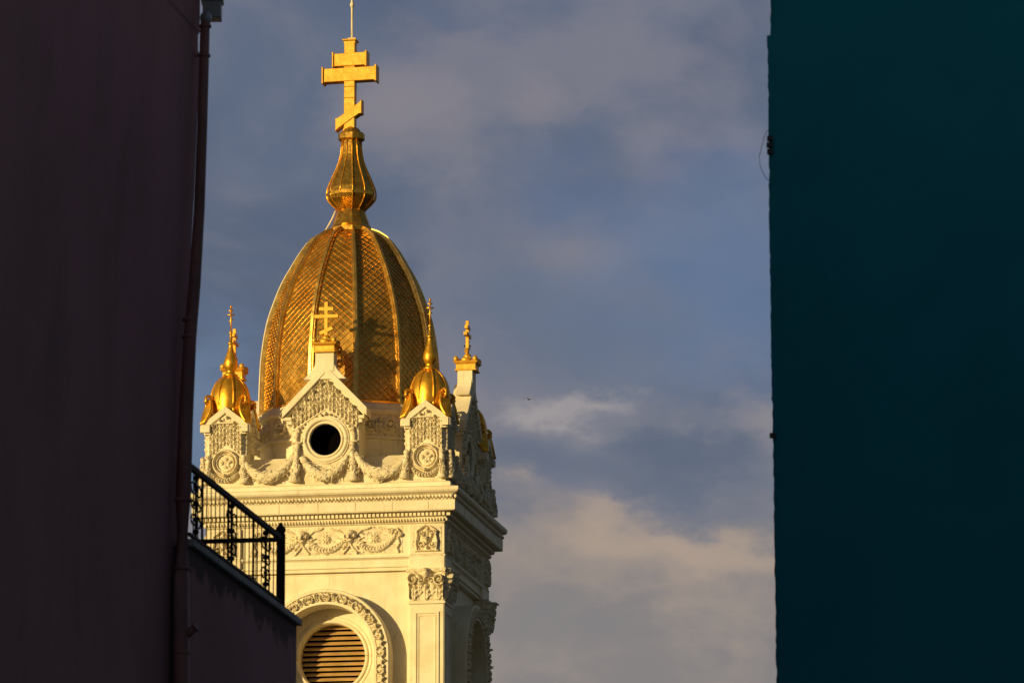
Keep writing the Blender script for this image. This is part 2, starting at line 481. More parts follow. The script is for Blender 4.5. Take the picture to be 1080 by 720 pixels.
# walls with the arched opening, reveals and back plate
wm = MB()
for k in range(4):
    Mx = Matrix.Rotation(k * PI / 2, 4, 'Z')
    P = lambda x, z, y=-WALL: tuple(Mx @ Vector((x, y, z)))
    W2 = WALL - 0.001
    wm.add([P(-W2, ZB), P(AX - RI, ZB), P(AX - RI, ZC), P(-W2, ZC)], [(0, 1, 2, 3)])
    wm.add([P(AX + RI, ZB), P(W2, ZB), P(W2, ZC), P(AX + RI, ZC)], [(0, 1, 2, 3)])
    top = [P(AX + RI * math.cos(a) , ZC + RI * math.sin(a)) for a in np.linspace(0, PI, 33)]
    edge = []
    for a in np.linspace(0, PI, 33):
        c_, s_ = math.cos(a), math.sin(a)
        t = min((W2 - AX * (1 if c_ > 0 else -1)) / abs(c_) if abs(c_) > 1e-6 else 1e9, 2.2 / s_ if s_ > 1e-6 else 1e9)
        edge.append(P(AX + t * c_, ZC + t * s_))
    wm.add(top + edge, [(i, i + 1, 33 + i + 1, 33 + i) for i in range(32)])
    z1 = ZC + 2.2
    for sg in (-1, 1):
        a0 = math.atan2(2.2, W2 - AX * sg)
    wm.add([P(-W2, z1), P(W2, z1), P(W2, 27.0), P(-W2, 27.0)], [(0, 1, 2, 3)])
    wm.add([P(-W2, 0), P(W2, 0), P(W2, ZB), P(-W2, ZB)], [(0, 1, 2, 3)])
    pr_ = [(AX + RI, ZB)] + arc + [(AX - RI, ZB)]
    n_ = len(pr_)
    wm.add([P(x, z_) for x, z_ in pr_] + [P(x, z_, -1.95) for x, z_ in pr_], [(i, i + 1, n_ + i + 1, n_ + i) for i in range(n_ - 1)])
# fill the little corner triangles left by the fan
    for sg in (-1, 1):
        prev = None
        for a in (np.linspace(0, PI / 2, 17) if sg > 0 else np.linspace(PI, PI / 2, 17)):
            c_, s_ = math.cos(a), math.sin(a)
            tx = (W2 - AX * sg) / abs(c_) if abs(c_) > 1e-6 else 1e9
            tz = 2.2 / s_ if s_ > 1e-6 else 1e9
            cur = ('x' if tx < tz else 'z', (AX + min(tx, tz) * c_, ZC + min(tx, tz) * s_))
            if prev and prev[0] == 'x' and cur[0] == 'z':
                wm.add([P(*prev[1]), P(sg * W2, z1), P(*cur[1])], [(0, 1, 2)])
            prev = cur
jm = MB()
jm.box(AX - 0.008, AX + 0.008, -WALL - 0.006, -WALL + 0.01, ZC + RO + 0.02, 25.98)
jm.box(-1.95, 1.95, -WALL - 0.012, -WALL + 0.01, 25.93, 25.945)
wallo = wm.build('wall', STONE, TW)
jme = jm.mesh('plate_joint', STONE)
for k in range(4): link('plate_joint', jme, wallo, k * PI / 2)
core = MB().box(-1.88, 1.88, -1.88, 1.88, 18.0, 27.0)
core.build('belfry_dark_fill', DARK, TW)  # black-coloured box in place of the shade behind the louvres
# plinth storeys below the picture
pm = MB()
pp_ = [(2.4, 0.0), (3.15, 0.0), (3.15, 0.9), (2.98, 1.05), (2.95, 7.0), (3.1, 7.1), (3.1, 7.4), (2.92, 7.5), (2.88, 18.2), (3.0, 18.3), (3.0, 18.6), (2.5, 18.7)]
vs = []
for r_, z_ in pp_: vs += [(-r_, -r_, z_), (r_, -r_, z_), (r_, r_, z_), (-r_, r_, z_)]
pm.add(vs, [(i * 4 + k, i * 4 + (k + 1) % 4, i * 4 + 4 + (k + 1) % 4, i * 4 + 4 + k) for i in range(len(pp_) - 1) for k in range(4)])
pm.build('plinth', STONE, TW)

# cornice: one moulded profile carried round the square
prof = [(2.5, 25.985), (2.79, 25.985), (2.79, 26.06), (2.835, 26.065), (2.835, 26.10), (2.80, 26.105), (2.80, 26.24), (2.83, 26.27), (2.87, 26.29),
        (2.87, 26.335), (2.80, 26.34), (2.80, 27.07), (2.84, 27.085), (2.87, 27.11), (2.90, 27.21), (2.93, 27.225),
        (2.93, 27.325), (3.14, 27.33), (3.14, 27.345), (3.155, 27.35), (3.155, 27.565), (3.165, 27.58), (3.09, 27.60), (3.09, 27.705),
        (3.22, 27.76), (3.25, 27.80), (3.25, 27.875), (3.20, 27.89), (3.02, 27.93), (3.02, 28.02), (2.97, 28.05), (2.4, 28.06)]
cm = MB()
n_ = len(prof)
vs, fs = [], []
for r_, z_ in prof:
    vs += [(-r_, -r_, z_), (r_, -r_, z_), (r_, r_, z_), (-r_, r_, z_)]
for i in range(n_ - 1):
    for k in range(4):
        fs.append((i * 4 + k, i * 4 + (k + 1) % 4, i * 4 + 4 + (k + 1) % 4, i * 4 + 4 + k))
cm.add(vs, fs)
for k in range(4):                                  # dentils, leaf moulding and pearl row are carved from it
    Mx = Matrix.Rotation(k * PI / 2, 4, 'Z')
    def rb(x0, x1, y0, y1, z0, z1):
        t = MB().box(x0, x1, y0, y1, z0, z1)
        cm.add([Mx @ Vector(p) for p in t.v], t.f)
    for x in np.arange(-2.93, 2.935, 0.098):
        rb(x - 0.030, x + 0.030, -3.005, -2.92, 27.232, 27.318)
    for x in np.arange(-2.86, 2.87, 0.072):
        t = MB().ball((x, -2.905, 27.155), 0.029, 0.035, 0.043, 6, 5)
        cm.add([Mx @ Vector(p) for p in t.v], t.f, True)
    for i, x in enumerate(np.arange(-3.12, 3.13, 0.086)):
        t = MB().ball((x, -3.165, 27.655 + 0.006 * math.sin(i * 2.3)), 0.033, 0.045, 0.047, 6, 5)
        cm.add([Mx @ Vector(p) for p in t.v], t.f, True)
njoint = len(cm.f)
for k in range(4):                                  # rusty joints between the cast plates of the fascia
    Mx = Matrix.Rotation(k * PI / 2, 4, 'Z')
    for x in (-2.75, -1.92, -1.05, -0.12, 0.78, 1.66, 2.52):
        rb(x - 0.007, x + 0.007, -3.160, -3.10, 27.36, 27.56)
JOINT = material('rusty_joint', (0.42, 0.30, 0.17), (0.60, 0.48, 0.30), 0.8, nscale=6.0)
cor = cm.build('cornice', STONE, TW)
cor.data.materials.append(JOINT)
for p in cor.data.polygons[njoint:]: p.material_index = 1

# carved frieze: winged heads, garlands, wheel rosettes
fr = Relief(-1.86, 1.86, 26.37, 27.05, 0.012)
sw = lambda x0, x1, z0, dip, n=14: [(x0 + (x1 - x0) * t, z0 - dip * 4 * t * (1 - t)) for t in np.linspace(0, 1, n)]
for i in (-1, 0, 1):
    x0 = 0.02 + 1.15 * i
    fr.band(sw(x0 - 0.50, x0 + 0.50, 26.80, 0.31), 0.082, 0.058, 0.075, 0.45, 0.5)
    fr.rosette(x0, 26.76, 0.125, 8, 0.04)
    for q in (-1, 1):                               # flying ribbons
        fr.band([(x0 + q * 0.42, 26.86), (x0 + q * 0.30, 26.96), (x0 + q * 0.17, 26.99), (x0 + q * 0.10, 27.02)], 0.026, 0.034, 0.05, 0, 0.3)
for i in (-0.5, 0.5):
    x0 = 0.02 + 1.15 * i
    fr.head(x0, 26.80, 0.145, 0.13)
    for q in (-1, 1):
        for j, (da, L) in enumerate(((0.25, 0.27), (-0.10, 0.28), (-0.5, 0.25), (-0.9, 0.2))):
            a = da if q > 0 else PI - da
            fr.leaf(x0 + q * 0.07, 26.72 - 0.02 * j, a, L, 0.045, 0.06, 2.0)
        fr.band([(x0 - q * 0.02, 26.66), (x0 + q * 0.08, 26.52), (x0 + q * 0.16, 26.43)], 0.028, 0.04, 0.06, 0, 0.3)
for q in (-1, 1):
    x0 = 0.02 + q * 1.72
    for j, (dx, dz, rr) in enumerate(((0.0, 0.16, 0.085), (-0.13, 0.18, 0.07), (0.10, 0.10, 0.05))):
        fr.spiral(x0 + q * dx - q * 0.06, 26.74 + dz, rr, 1.6, q, j, 0.024, 0.06)
    fr.band([(x0 - q * 0.02, 26.80), (x0 + q * 0.03, 26.62), (x0 - q * 0.03, 26.52), (x0 + q * 0.01, 26.42)], 0.03, 0.045, 0.07, 0, 0.4)
fr.rough(0.004, 3)
sides('frieze', fr.mesh('frieze', CARVED, front(2.80)))

# corner pilasters, two on each face
fm = MB()
blk = Relief(-0.36, 0.36, 26.38, 27.03, 0.012)      # carved corner block of the frieze
for q in (-1, 1):
    blk.band([(q * 0.23, 26.44), (q * 0.25, 26.62), (q * 0.22, 26.80), (q * 0.24, 26.88), (q * 0.10, 26.98), (0, 27.03)], 0.022, 0.055, 0.0, 0, 0)
    blk.spiral(q * 0.12, 26.84, 0.075, 1.5, q, 0.6, 0.021, 0.06); blk.spiral(q * 0.13, 26.56, 0.085, 1.5, -q, 0.6, 0.023, 0.06)
    blk.leaf(q * 0.03, 26.62, PI / 2 - q * 0.45, 0.20, 0.035, 0.06); blk.leaf(q * 0.20, 26.40, PI / 2, 0.1, 0.04, 0.05)
blk.band([(-0.27, 26.42), (0.27, 26.42)], 0.022, 0.05, 0.0, 0, 0)
blk.leaf(0, 26.76, PI / 2, 0.25, 0.05, 0.075); blk.blob(0, 26.50, 0.04, 0.06, 0.07); blk.blob(0, 26.62, 0.03, 0.05, 0.07)
blk.rosette(0, 26.70, 0.075, 6, 0.085); blk.rough(0.004, 5)
def pil_mesh():
    m = MB()
    m.box(-0.405, 0.405, -PIL, -2.6, ZB, 25.16)             # flat shaft
    m.box(-0.44, 0.44, -PIL - 0.03, -2.6, 25.162, 25.225)   # astragal
    m.box(-0.42, 0.42, -PIL - 0.012, -2.6, 25.227, 25.98)    # capital core
    m.box(-0.42, 0.42, -PIL, -2.6, 26.342, 27.06)            # frieze block
    m.box(-0.42, 0.42, -PIL - 0.01, -2.6, 25.987, 26.335)
    return m.mesh('pilaster', STONE, 0.012)
def panel_mesh():
    m = MB()
    for (a, b, h, z1) in ((0.0, 0.045, 0.03, 24.98), (0.075, 0.10, 0.018, 24.905)):
        x0, x1 = -0.29 + a, 0.29 - a; t = b - a
        m.box(x0, x0 + t, -PIL - h, -PIL + 0.02, ZB + 0.4, z1)
        m.box(x1 - t, x1, -PIL - h, -PIL + 0.02, ZB + 0.4, z1)
        m.box(x0 + t + 0.001, x1 - t - 0.001, -PIL - h, -PIL + 0.02, z1 - t, z1)
    return m.mesh('panel_moulding', STONE)
cap = Relief(-0.50, 0.50, 25.24, 26.0, 0.012)
t_ = np.clip((cap.V - 25.24) / 0.76, 0, 1)
cap.mask &= np.abs(cap.U) < 0.42 + 0.085 * t_ ** 2.5
cap.H += np.where(cap.V < 25.91, 0.01 + 0.04 * t_ ** 2.2, 0.085)
cb = cap.H.copy(); cap.H[:] = 0
for x in (-0.29, 0.0, 0.29): cap.leaf(x, 25.25, PI / 2, 0.36, 0.12, 0.075, 3.0)
for x in (-0.15, 0.15): cap.leaf(x, 25.36, PI / 2, 0.36, 0.080, 0.075, 3.0)
for q in (-1, 1):
    cap.spiral(q * 0.31, 25.73, 0.165, 1.9, -q, 0.4, 0.030, 0.085)
    cap.band([(q * 0.42, 25.3), (q * 0.40, 25.5), (q * 0.44, 25.66)], 0.028, 0.07, 0.0, 0, 0)
    cap.spiral(q * 0.12, 25.70, 0.08, 1.5, q, 0.4, 0.020, 0.075)
    cap.leaf(q * 0.06, 25.50, PI / 2 - q * 0.75, 0.36, 0.055, 0.075)
cap.blob(0, 25.86, 0.115, 0.14, 0.12); cap.rosette(0, 25.57, 0.07, 5, 0.08)
cap.H += cb; cap.rough(0.005, 8)
capme = cap.mesh('capital', CARVED, front(PIL + 0.005), sink=0.02)
blkme = blk.mesh('carved_block', CARVED, front(PIL))
pilme, panme = pil_mesh(), panel_mesh()
for k in range(4):
    for q in (-1, 1):
        loc = Matrix.Rotation(k * PI / 2, 4, 'Z') @ Vector((q * 2.438, 0, 0))
        o = link('pilaster', pilme, TW, k * PI / 2, loc)
        for nme, me in (('capital', capme), ('carved_block', blkme), ('panel_moulding', panme)):
            link(nme, me, o)

# archivolt: deep projecting band with anthemion carving
PROJ = 3.13
Rm = (RI + RO) / 2
def arch_pt(s, r):           # s: distance along the band, 0 at crown; r: radius offset
    half = PI / 2 * Rm
    if abs(s) <= half:
        a = PI / 2 - s / Rm
        return AX + r * math.cos(a), ZC + r * math.sin(a)
    sg = 1 if s > 0 else -1
    return AX + sg * r, ZC - (abs(s) - half)
arch_np = np.vectorize(arch_pt)
S_END = PI / 2 * Rm + 4.0
am = MB()
ss = np.r_[np.linspace(-S_END, -PI / 2 * Rm, 6)[:-1], np.linspace(-PI / 2 * Rm, PI / 2 * Rm, 49), np.linspace(PI / 2 * Rm, S_END, 6)[1:]]
sect = [(RI, -2.62), (RI, -PROJ), (RI + 0.055, -PROJ), (RI + 0.06, -PROJ + 0.025), (RO - 0.075, -PROJ + 0.05), (RO - 0.07, -PROJ), (RO - 0.02, -PROJ),
        (RO, -PROJ + 0.03), (RO, -2.62)]
vs = []
for s in ss:
    for r_, y_ in sect:
        x, z_ = arch_pt(s, r_); vs.append((x, y_, z_))
m_ = len(sect)
am.add(vs, [(i * m_ + j, i * m_ + j + 1, (i + 1) * m_ + j + 1, (i + 1) * m_ + j) for i in range(len(ss) - 1) for j in range(m_ - 1)])
ar = Relief(-S_END + 0.1, S_END - 0.1, RI + 0.06, RO - 0.075, 0.0115)
cv = (RI + RO) / 2 - 0.01
for i in range(-12, 13):
    u = i * 0.42
    for q in (-1, 1):
        ar.band([(u + q * 0.02, cv - 0.125), (u + q * 0.105, cv - 0.08), (u + q * 0.125, cv + 0.0), (u + q * 0.075, cv + 0.075), (u + q * 0.03, cv + 0.05)], 0.024, 0.065, 0.0, 0, 0)
        ar.spiral(u + q * 0.05, cv + 0.035, 0.038, 1.2, -q, 2.0, 0.016, 0.07)
        ar.leaf(u, cv - 0.09, PI / 2 - q * 0.75, 0.13, 0.026, 0.065, 2.0)
        ar.leaf(u + q * 0.205, cv - 0.12, PI / 2 + q * 0.35, 0.17, 0.032, 0.06, 2.0)
    ar.leaf(u, cv - 0.10, PI / 2, 0.215, 0.036, 0.085, 2.5)
ar.rough(0.005, 4)
def arch_fn(u, v, d):
    x, z_ = arch_np(u, v)
    return x, -(PROJ - 0.045) - d, z_
for i in range(-12, 13):                            # leaf tips curling forward off the band between the units
    ar.leaf((i + 0.5) * 0.42, RO - 0.24, PI / 2, 0.15, 0.07, 0.12, 2.0, 0.9)
sides('archivolt', am.mesh('archivolt', STONE), [('anthemion_carving', ar.mesh('anthemion_carving', CARVED, arch_fn))])
# round louvred belfry window inside the arch
LR, LZ = 0.80, 24.03
pl = MB()
N = 56
circ = [(AX + 0.02 + LR * math.cos(2 * PI * i / N), LZ + LR * math.sin(2 * PI * i / N)) for i in range(N)]
def outer(i):
    a = 2 * PI * i / N; c_, s_ = math.cos(a), math.sin(a)
    t = min(1.25 / max(abs(c_), 1e-6), (1.35 if s_ > 0 else 1.6) / max(abs(s_), 1e-6))
    return AX + t * c_, LZ + t * s_
vs = [(x, -2.40, z_) for x, z_ in circ] + [(outer(i)[0], -2.40, outer(i)[1]) for i in range(N)] + [(x, -1.95, z_) for x, z_ in circ]
pl.add(vs, [(i, (i + 1) % N, N + (i + 1) % N, N + i) for i in range(N)] + [(i, (i + 1) % N, 2 * N + (i + 1) % N, 2 * N + i) for i in range(N)])
pl.box(AX - 1.25, AX + 1.25, -2.401, -2.3, 18.8, LZ - 1.601)
frm = MB()
for rr, th, yy in ((LR + 0.045, 0.038, -2.41), (LR + 0.15, 0.022, -2.40)):
    ring = [(AX + 0.02 + rr * math.cos(t), yy, LZ + rr * math.sin(t)) for t in np.linspace(0, 2 * PI, 61)]
    frm.tube(ring, th, 8)
slt = MB()
for z_ in np.arange(LZ - LR + 0.05, LZ + LR - 0.02, 0.122):
    hw = math.sqrt(max(LR ** 2 - (z_ - LZ) ** 2, 0.01))
    slt.prism([(0, 0), (0.10, 0.072), (0.112, 0.058), (0.012, -0.014)], AX + 0.02 - hw, AX + 0.02 + hw,
              lambda u, v, d, z_=z_: (d, -2.10 + u, z_ + v))
sides('louvre_window', pl.mesh('louvre_window', STONE), [('window_frame', frm.mesh('window_frame', STONE)), ('slats', slt.mesh('slats', LOUVRE))])

# ---- drum under the dome
dm = MB()
A15 = R(15)
dprof = [(2.62, 28.03), (2.30, 28.42), (2.24, 28.5), (2.24, 29.28), (2.31, 29.30), (2.31, 29.34), (2.25, 29.36), (2.25, 29.87), (2.30, 29.89), (2.35, 29.94),
         (2.35, 29.99), (2.30, 30.01), (2.27, 30.13), (2.20, 30.17), (2.0, 30.18)]
dm.lathe(dprof, 12, phase=A15, smooth=False)
dm.build('drum', STONE, TW)
df = Relief(-0.52, 0.52, 29.37, 29.89, 0.013)
for q in (-1, 1):
    df.spiral(q * 0.26, 29.64, 0.17, 2.0, q, 0.5, 0.038, 0.06); df.leaf(q * 0.05, 29.45, PI / 2 - q * 0.5, 0.32, 0.06, 0.06)
    df.leaf(q * 0.5, 29.40, PI / 2 + q * 0.3, 0.36, 0.07, 0.06)
df.leaf(0, 29.42, PI / 2, 0.38, 0.07, 0.07); df.rough(0.005, 9)
dfm = df.mesh('drum_frieze', CARVED, front(2.25 * math.cos(A15)))
for k in range(12): link('drum_frieze', dfm, TW, k * PI / 6)
# sloping parapet roof between drum and cornice
rm = MB()
rp = [(2.88, 28.062), (2.88, 28.27), (2.14, 28.84), (1.9, 28.84), (1.9, 28.062)]
vs = []
for r_, z_ in rp: vs += [(-r_, -r_, z_), (r_, -r_, z_), (r_, r_, z_), (-r_, r_, z_)]
rm.add(vs, [(i * 4 + k, i * 4 + (k + 1) % 4, i * 4 + 4 + (k + 1) % 4, i * 4 + 4 + k) for i in range(len(rp) - 1) for k in range(4)])
rm.build('parapet_roof', STONE, TW)

# ---- dome
DOME = [(0.40, 34.72), (0.60, 34.675), (0.79, 34.60), (0.997, 34.465), (1.208, 34.181), (1.398, 33.854), (1.581, 33.551), (1.728, 33.224), (1.845, 32.898),
        (1.959, 32.572), (2.04, 32.176), (2.085, 31.851), (2.124, 31.526), (2.15, 30.90), (2.165, 30.14)]
dz = np.array([p[1] for p in DOME])[::-1]; dr = np.array([p[0] for p in DOME])[::-1] - 0.08
def dome_r(z_): return float(np.interp(z_, dz, dr))
# smooth arclength table
zt = np.concatenate([np.linspace(30.14, 34.0, 60), np.linspace(34.0, 34.72, 40)[1:]])
rt = np.array([dome_r(q) for q in zt])
for _ in range(3):
    rt[1:-1] = (rt[:-2] + 2 * rt[1:-1] + rt[2:]) / 4
st = np.r_[0, np.cumsum(np.hypot(np.diff(zt), np.diff(rt)))]
def dome_at(s): return float(np.interp(s, st, rt)), float(np.interp(s, st, zt))
def dome_nrm(s):
    r0, z0 = dome_at(s - 0.05); r1, z1 = dome_at(s + 0.05)
    d = Vector((r1 - r0, z1 - z0)).normalized()
    return Vector((d.y, -d.x))
db = MB()
db.lathe(list(zip(rt - 0.02, zt)), 12, phase=A15, smooth=False, cap=False)
TWD, THT = 0.188, 0.172
for k in range(12):
    am_ = k * PI / 6
    ca, sa = math.cos(am_), math.sin(am_)
    row = 0
    s = -0.05
    while s < st[-1]:
        r_, z_ = dome_at(max(s, 0.0))
        hw = r_ * math.sin(A15) - 0.02
        off = (row % 2) * TWD / 2
        for i in range(-6, 7):
            xc = i * TWD + off
            if abs(xc) > hw + TWD * 0.5: continue
            jt = random.gauss(0, 0.0016); jw = random.gauss(0, 0.0016)
            def pt(x, ds, lift):
                rr, zz_ = dome_at(min(max(s + ds, 0), st[-1]))
                n = dome_nrm(min(max(s + ds, 0.05), st[-1] - 0.06))
                h_ = max(rr * math.sin(A15) - 0.015, 0.01)
                x = min(max(x, -h_), h_)
                ap = rr * math.cos(A15) + n.x * lift
                return (ca * ap - sa * x, sa * ap + ca * x, zz_ + n.y * lift)
            e = 1.08
            T = pt(xc, THT / 2 * e, 0.0); L_ = pt(xc - TWD / 2 * e, 0, 0.008 + jt + jw); R_ = pt(xc + TWD / 2 * e, 0, 0.008 + jt - jw)
            B = pt(xc, -THT / 2 * e, 0.018 + jt)
            L2 = pt(xc - TWD / 2 * e, 0, -0.02); R2 = pt(xc + TWD / 2 * e, 0, -0.02); B2 = pt(xc, -THT / 2 * e, -0.015)
            if abs(L_[0] - R_[0]) + abs(L_[1] - R_[1]) < 0.02: continue
            db.add([T, L_, B, R_, L2, B2, R2], [(0, 1, 2), (0, 2, 3), (1, 4, 5, 2), (2, 5, 6, 3)])
            Bv = Vector(B)
            for E_ in (L_, R_):                             # folded seam standing along both lower edges
                Ev = Vector(E_); dd = Ev - Bv
                if dd.length < 0.04: continue
                nv = Vector((ca, sa, 0.12)).normalized(); sd = dd.normalized().cross(nv) * 0.010
                sd *= 0.85
                q_ = [Bv + sd - nv * .006, Bv - sd - nv * .006, Bv + nv * 0.010, Ev + sd - nv * .006, Ev - sd - nv * .006, Ev + nv * 0.010]
                db.add(q_, [(0, 2, 5, 3), (1, 4, 5, 2), (0, 1, 2), (3, 5, 4)])
        s += THT / 2; row += 1
dome = db.build('dome', DOMEGOLD, TW)
rb_ = MB()
for (hw, lo, hi) in ((0.072, -0.05, 0.055), (0.036, 0.05, 0.095)):
    ring = []
    for s in np.linspace(0, st[-1] - 0.14, 60):
        r_, z_ = dome_at(s); n = dome_nrm(min(max(s, 0.05), st[-1] - 0.06))
        w_ = hw * min(1.0, 0.35 + 0.65 * r_ / 1.2)
        ring.append([(r_ + n.x * lo, -w_, z_ + n.y * lo), (r_ + n.x * hi, -w_ * 0.85, z_ + n.y * hi), (r_ + n.x * hi, w_ * 0.85, z_ + n.y * hi), (r_ + n.x * lo, w_, z_ + n.y * lo)])
    vs = [p for q in ring for p in q]
    rb_.add(vs, [(i * 4 + j, i * 4 + (j + 1) % 4, i * 4 + 4 + (j + 1) % 4, i * 4 + 4 + j) for i in range(59) for j in range(4)])
rbm = rb_.mesh('rib', RIBGOLD)
for k in range(12): link('rib', rbm, dome, A15 + k * PI / 6)
bm_ = MB().lathe([(2.10, 30.16), (2.20, 30.165), (2.21, 30.22), (2.13, 30.25), (2.05, 30.24)], 12, phase=A15, smooth=False)
bm_.build('base_ring', RIBGOLD, dome)

# ---- onion lantern on the dome
LAN = [(0.30, 34.60), (0.50, 34.66), (0.53, 34.69), (0.53, 34.79), (0.505, 34.82), (0.47, 34.86), (0.345, 35.22), (0.335, 35.25), (0.40, 35.31), (0.49, 35.40), (0.565, 35.49),
       (0.598, 35.58), (0.60, 35.66), (0.575, 35.78), (0.51, 35.95), (0.43, 36.13), (0.355, 36.30), (0.30, 36.45), (0.26, 36.62), (0.24, 36.80), (0.232, 36.96),
       (0.30, 36.975), (0.325, 37.0), (0.325, 37.13), (0.30, 37.16), (0.24, 37.17), (0.21, 37.24), (0.14, 37.30)]
lm = MB().lathe(LAN, 12, phase=A15, smooth=False)
LANT = material('bronze_gold', (0.70, 0.39, 0.065), (0.52, 0.26, 0.035), 0.30, 0.9, nscale=5.0, bump=0.1, bscale=25.0, rvar=0.08)
lan = lm.build('onion_lantern', LANT, TW)
sm_ = MB()
for k in range(12):
    a = A15 + k * PI / 6
    sm_.tube([((r_ + 0.006) * math.cos(a), (r_ + 0.006) * math.sin(a), z_) for r_, z_ in LAN[6:21]], 0.016, 6)
sm_.build('seams', GOLD, lan)

def bar(m, x0, z0, x1, z1, h, y0, y1, flare=0.03, fl=0.05):
    """cross arm from (x0,z0) to (x1,z1), ends flared"""
    d = Vector((x1 - x0, z1 - z0)); L = d.length; d /= L
    n = Vector((-d.y, d.x))
    pts = []
    for t, g in ((0, h / 2 + flare), (fl, h / 2), (L - fl, h / 2), (L, h / 2 + flare)):
        pts.append((x0 + d.x * t + n.x * g, z0 + d.y * t + n.y * g))
    for t, g in ((L, h / 2 + flare), (L - fl, h / 2), (fl, h / 2), (0, h / 2 + flare)):
        pts.append((x0 + d.x * t - n.x * g, z0 + d.y * t - n.y * g))
    m.prism(pts, y0, y1, lambda u, v, dd: (u, dd, v))
# great three-bar cross
x0 = -0.035
cr = MB()
bar(cr, x0, 37.20, x0, 39.47, 0.265, -0.13, 0.13, 0.035, 0.10)
bar(cr, x0 - 0.405, 38.965, x0 + 0.415, 38.985, 0.32, -0.15, 0.15, 0.03, 0.06)
bar(cr, x0 - 0.66, 38.595, x0 + 0.655, 38.615, 0.335, -0.148, 0.152, 0.035, 0.06)
cr.prism([(x0 - 0.34, 37.20), (x0 - 0.28, 37.26), (x0 + 0.25, 37.62), (x0 + 0.31, 37.62), (x0 + 0.31, 37.98), (x0 + 0.25, 37.90), (x0 - 0.28, 37.53), (x0 - 0.34, 37.52)],
         -0.152, 0.148, lambda u, v, d: (u, d, v))
for (xc, zc, hx, hz) in ((x0 - 0.405, 38.965, 0.022, 0.20), (x0 + 0.415, 38.985, 0.022, 0.20), (x0 - 0.66, 38.595, 0.022, 0.21), (x0 + 0.655, 38.615, 0.022, 0.21), (x0, 39.46, 0.175, 0.02)):
    cr.box(xc - hx, xc + hx, -0.185, 0.185, zc - hz, zc + hz)
for zc in (38.30, 38.02, 38.80): cr.box(x0 - 0.141, x0 + 0.141, -0.141, 0.141, zc - 0.012, zc + 0.012)
cr.build('great_cross', GOLDPAINT, TW, 0.012)
rod = MB()
rod.tube([(x0 + 0.03, 0, 39.45), (x0 + 0.035, 0, 40.30), (x0 + 0.03, 0, 41.2)], 0.030, 8)
rod.ball((x0 + 0.035, 0, 40.36), 0.055, 0.055, 0.08)
rod.box(x0 - 0.07, x0 + 0.13, -0.05, 0.05, 39.49, 39.53)
rod.build('lightning_rod', CABLE, TW)
ld = MB()
pts = [(-0.37, -0.08, 35.24), (-0.46, -0.10, 35.02), (-0.60, -0.13, 34.76)]
for s in np.linspace(st[-1] - 0.35, 0.1, 26):
    r_, z_ = dome_at(s); n = dome_nrm(max(s, 0.06)); q = r_ + 0.10 * max(n.x, 0.2)
    a = R(190.5)
    q += 0.015
    pts.append((q * math.cos(a), q * math.sin(a), z_ + 0.06 * n.y))
ld.tube(pts, 0.021, 7)
ld.build('conductor_cable', CABLE, TW)

# ---- dormers in the middle of every face
DP = 2.88
DZ = 29.13
def gable_cornice(m, hw, zap, zeave, th, y0, y1, tail=0.0):
    sl_ = (zap - zeave) / hw
    for q in (-1, 1):
        poly = [(0, zap), (q * hw, zeave), (q * hw, zeave - th), (0, zap - th)]
        m.prism(poly, y0, y1, lambda u, v, d: (u, d, v))
        poly = [(0, zap - th - 0.002), (q * (hw - 0.07), zeave - th + 0.07 * sl_ - 0.002), (q * (hw - 0.07), zeave - th - 0.06 + 0.07 * sl_), (0, zap - th - 0.07)]
        m.prism(poly, y0 + 0.07, y1, lambda u, v, d: (u, d, v))
dw_ = MB()
ring_o = []
NN = 48
orad = 0.375
for i in range(NN):
    a = 2 * PI * i / NN; c_, s_ = math.cos(a), math.sin(a)
    t = min(0.80 / max(abs(c_), 1e-6), (0.75 if s_ > 0 else 1.07) / max(abs(s_), 1e-6))
    ring_o.append((t * c_, DZ + t * s_))
ci = [(orad * math.cos(2 * PI * i / NN), DZ + orad * math.sin(2 * PI * i / NN)) for i in range(NN)]
vs = [(x, -DP, z_) for x, z_ in ci] + [(x, -DP, z_) for x, z_ in ring_o] + [(x, -DP + 0.07, z_) for x, z_ in ci]
dw_.add(vs, [(i, (i + 1) % NN, NN + (i + 1) % NN, NN + i) for i in range(NN)] + [(i, (i + 1) % NN, 2 * NN + (i + 1) % NN, 2 * NN + i) for i in range(NN)])
for sx, sz in ((1, 1), (-1, 1), (1, -1), (-1, -1)):     # corners of the holed plate
    zt_ = DZ + (0.75 if sz > 0 else -1.07)
    aa = [p for p in ring_o if p[0] * sx > 0 and (p[1] - DZ) * sz > 0]
    onx = [p for p in aa if abs(abs(p[0]) - 0.80) < 1e-6]; onz = [p for p in aa if abs(p[1] - zt_) < 1e-6]
    pa = max(onx, key=lambda p: (p[1] - DZ) * sz); pb = max(onz, key=lambda p: p[0] * sx)
    dw_.add([(pa[0], -DP, pa[1]), (0.80 * sx, -DP, zt_), (pb[0], -DP, pb[1])], [(0, 1, 2)])
dw_.add([(-0.80, -DP, 29.88), (0.80, -DP, 29.88), (0.80, -DP, 29.92), (0, -DP, 30.70), (-0.80, -DP, 29.92)], [(0, 1, 2, 3, 4)])
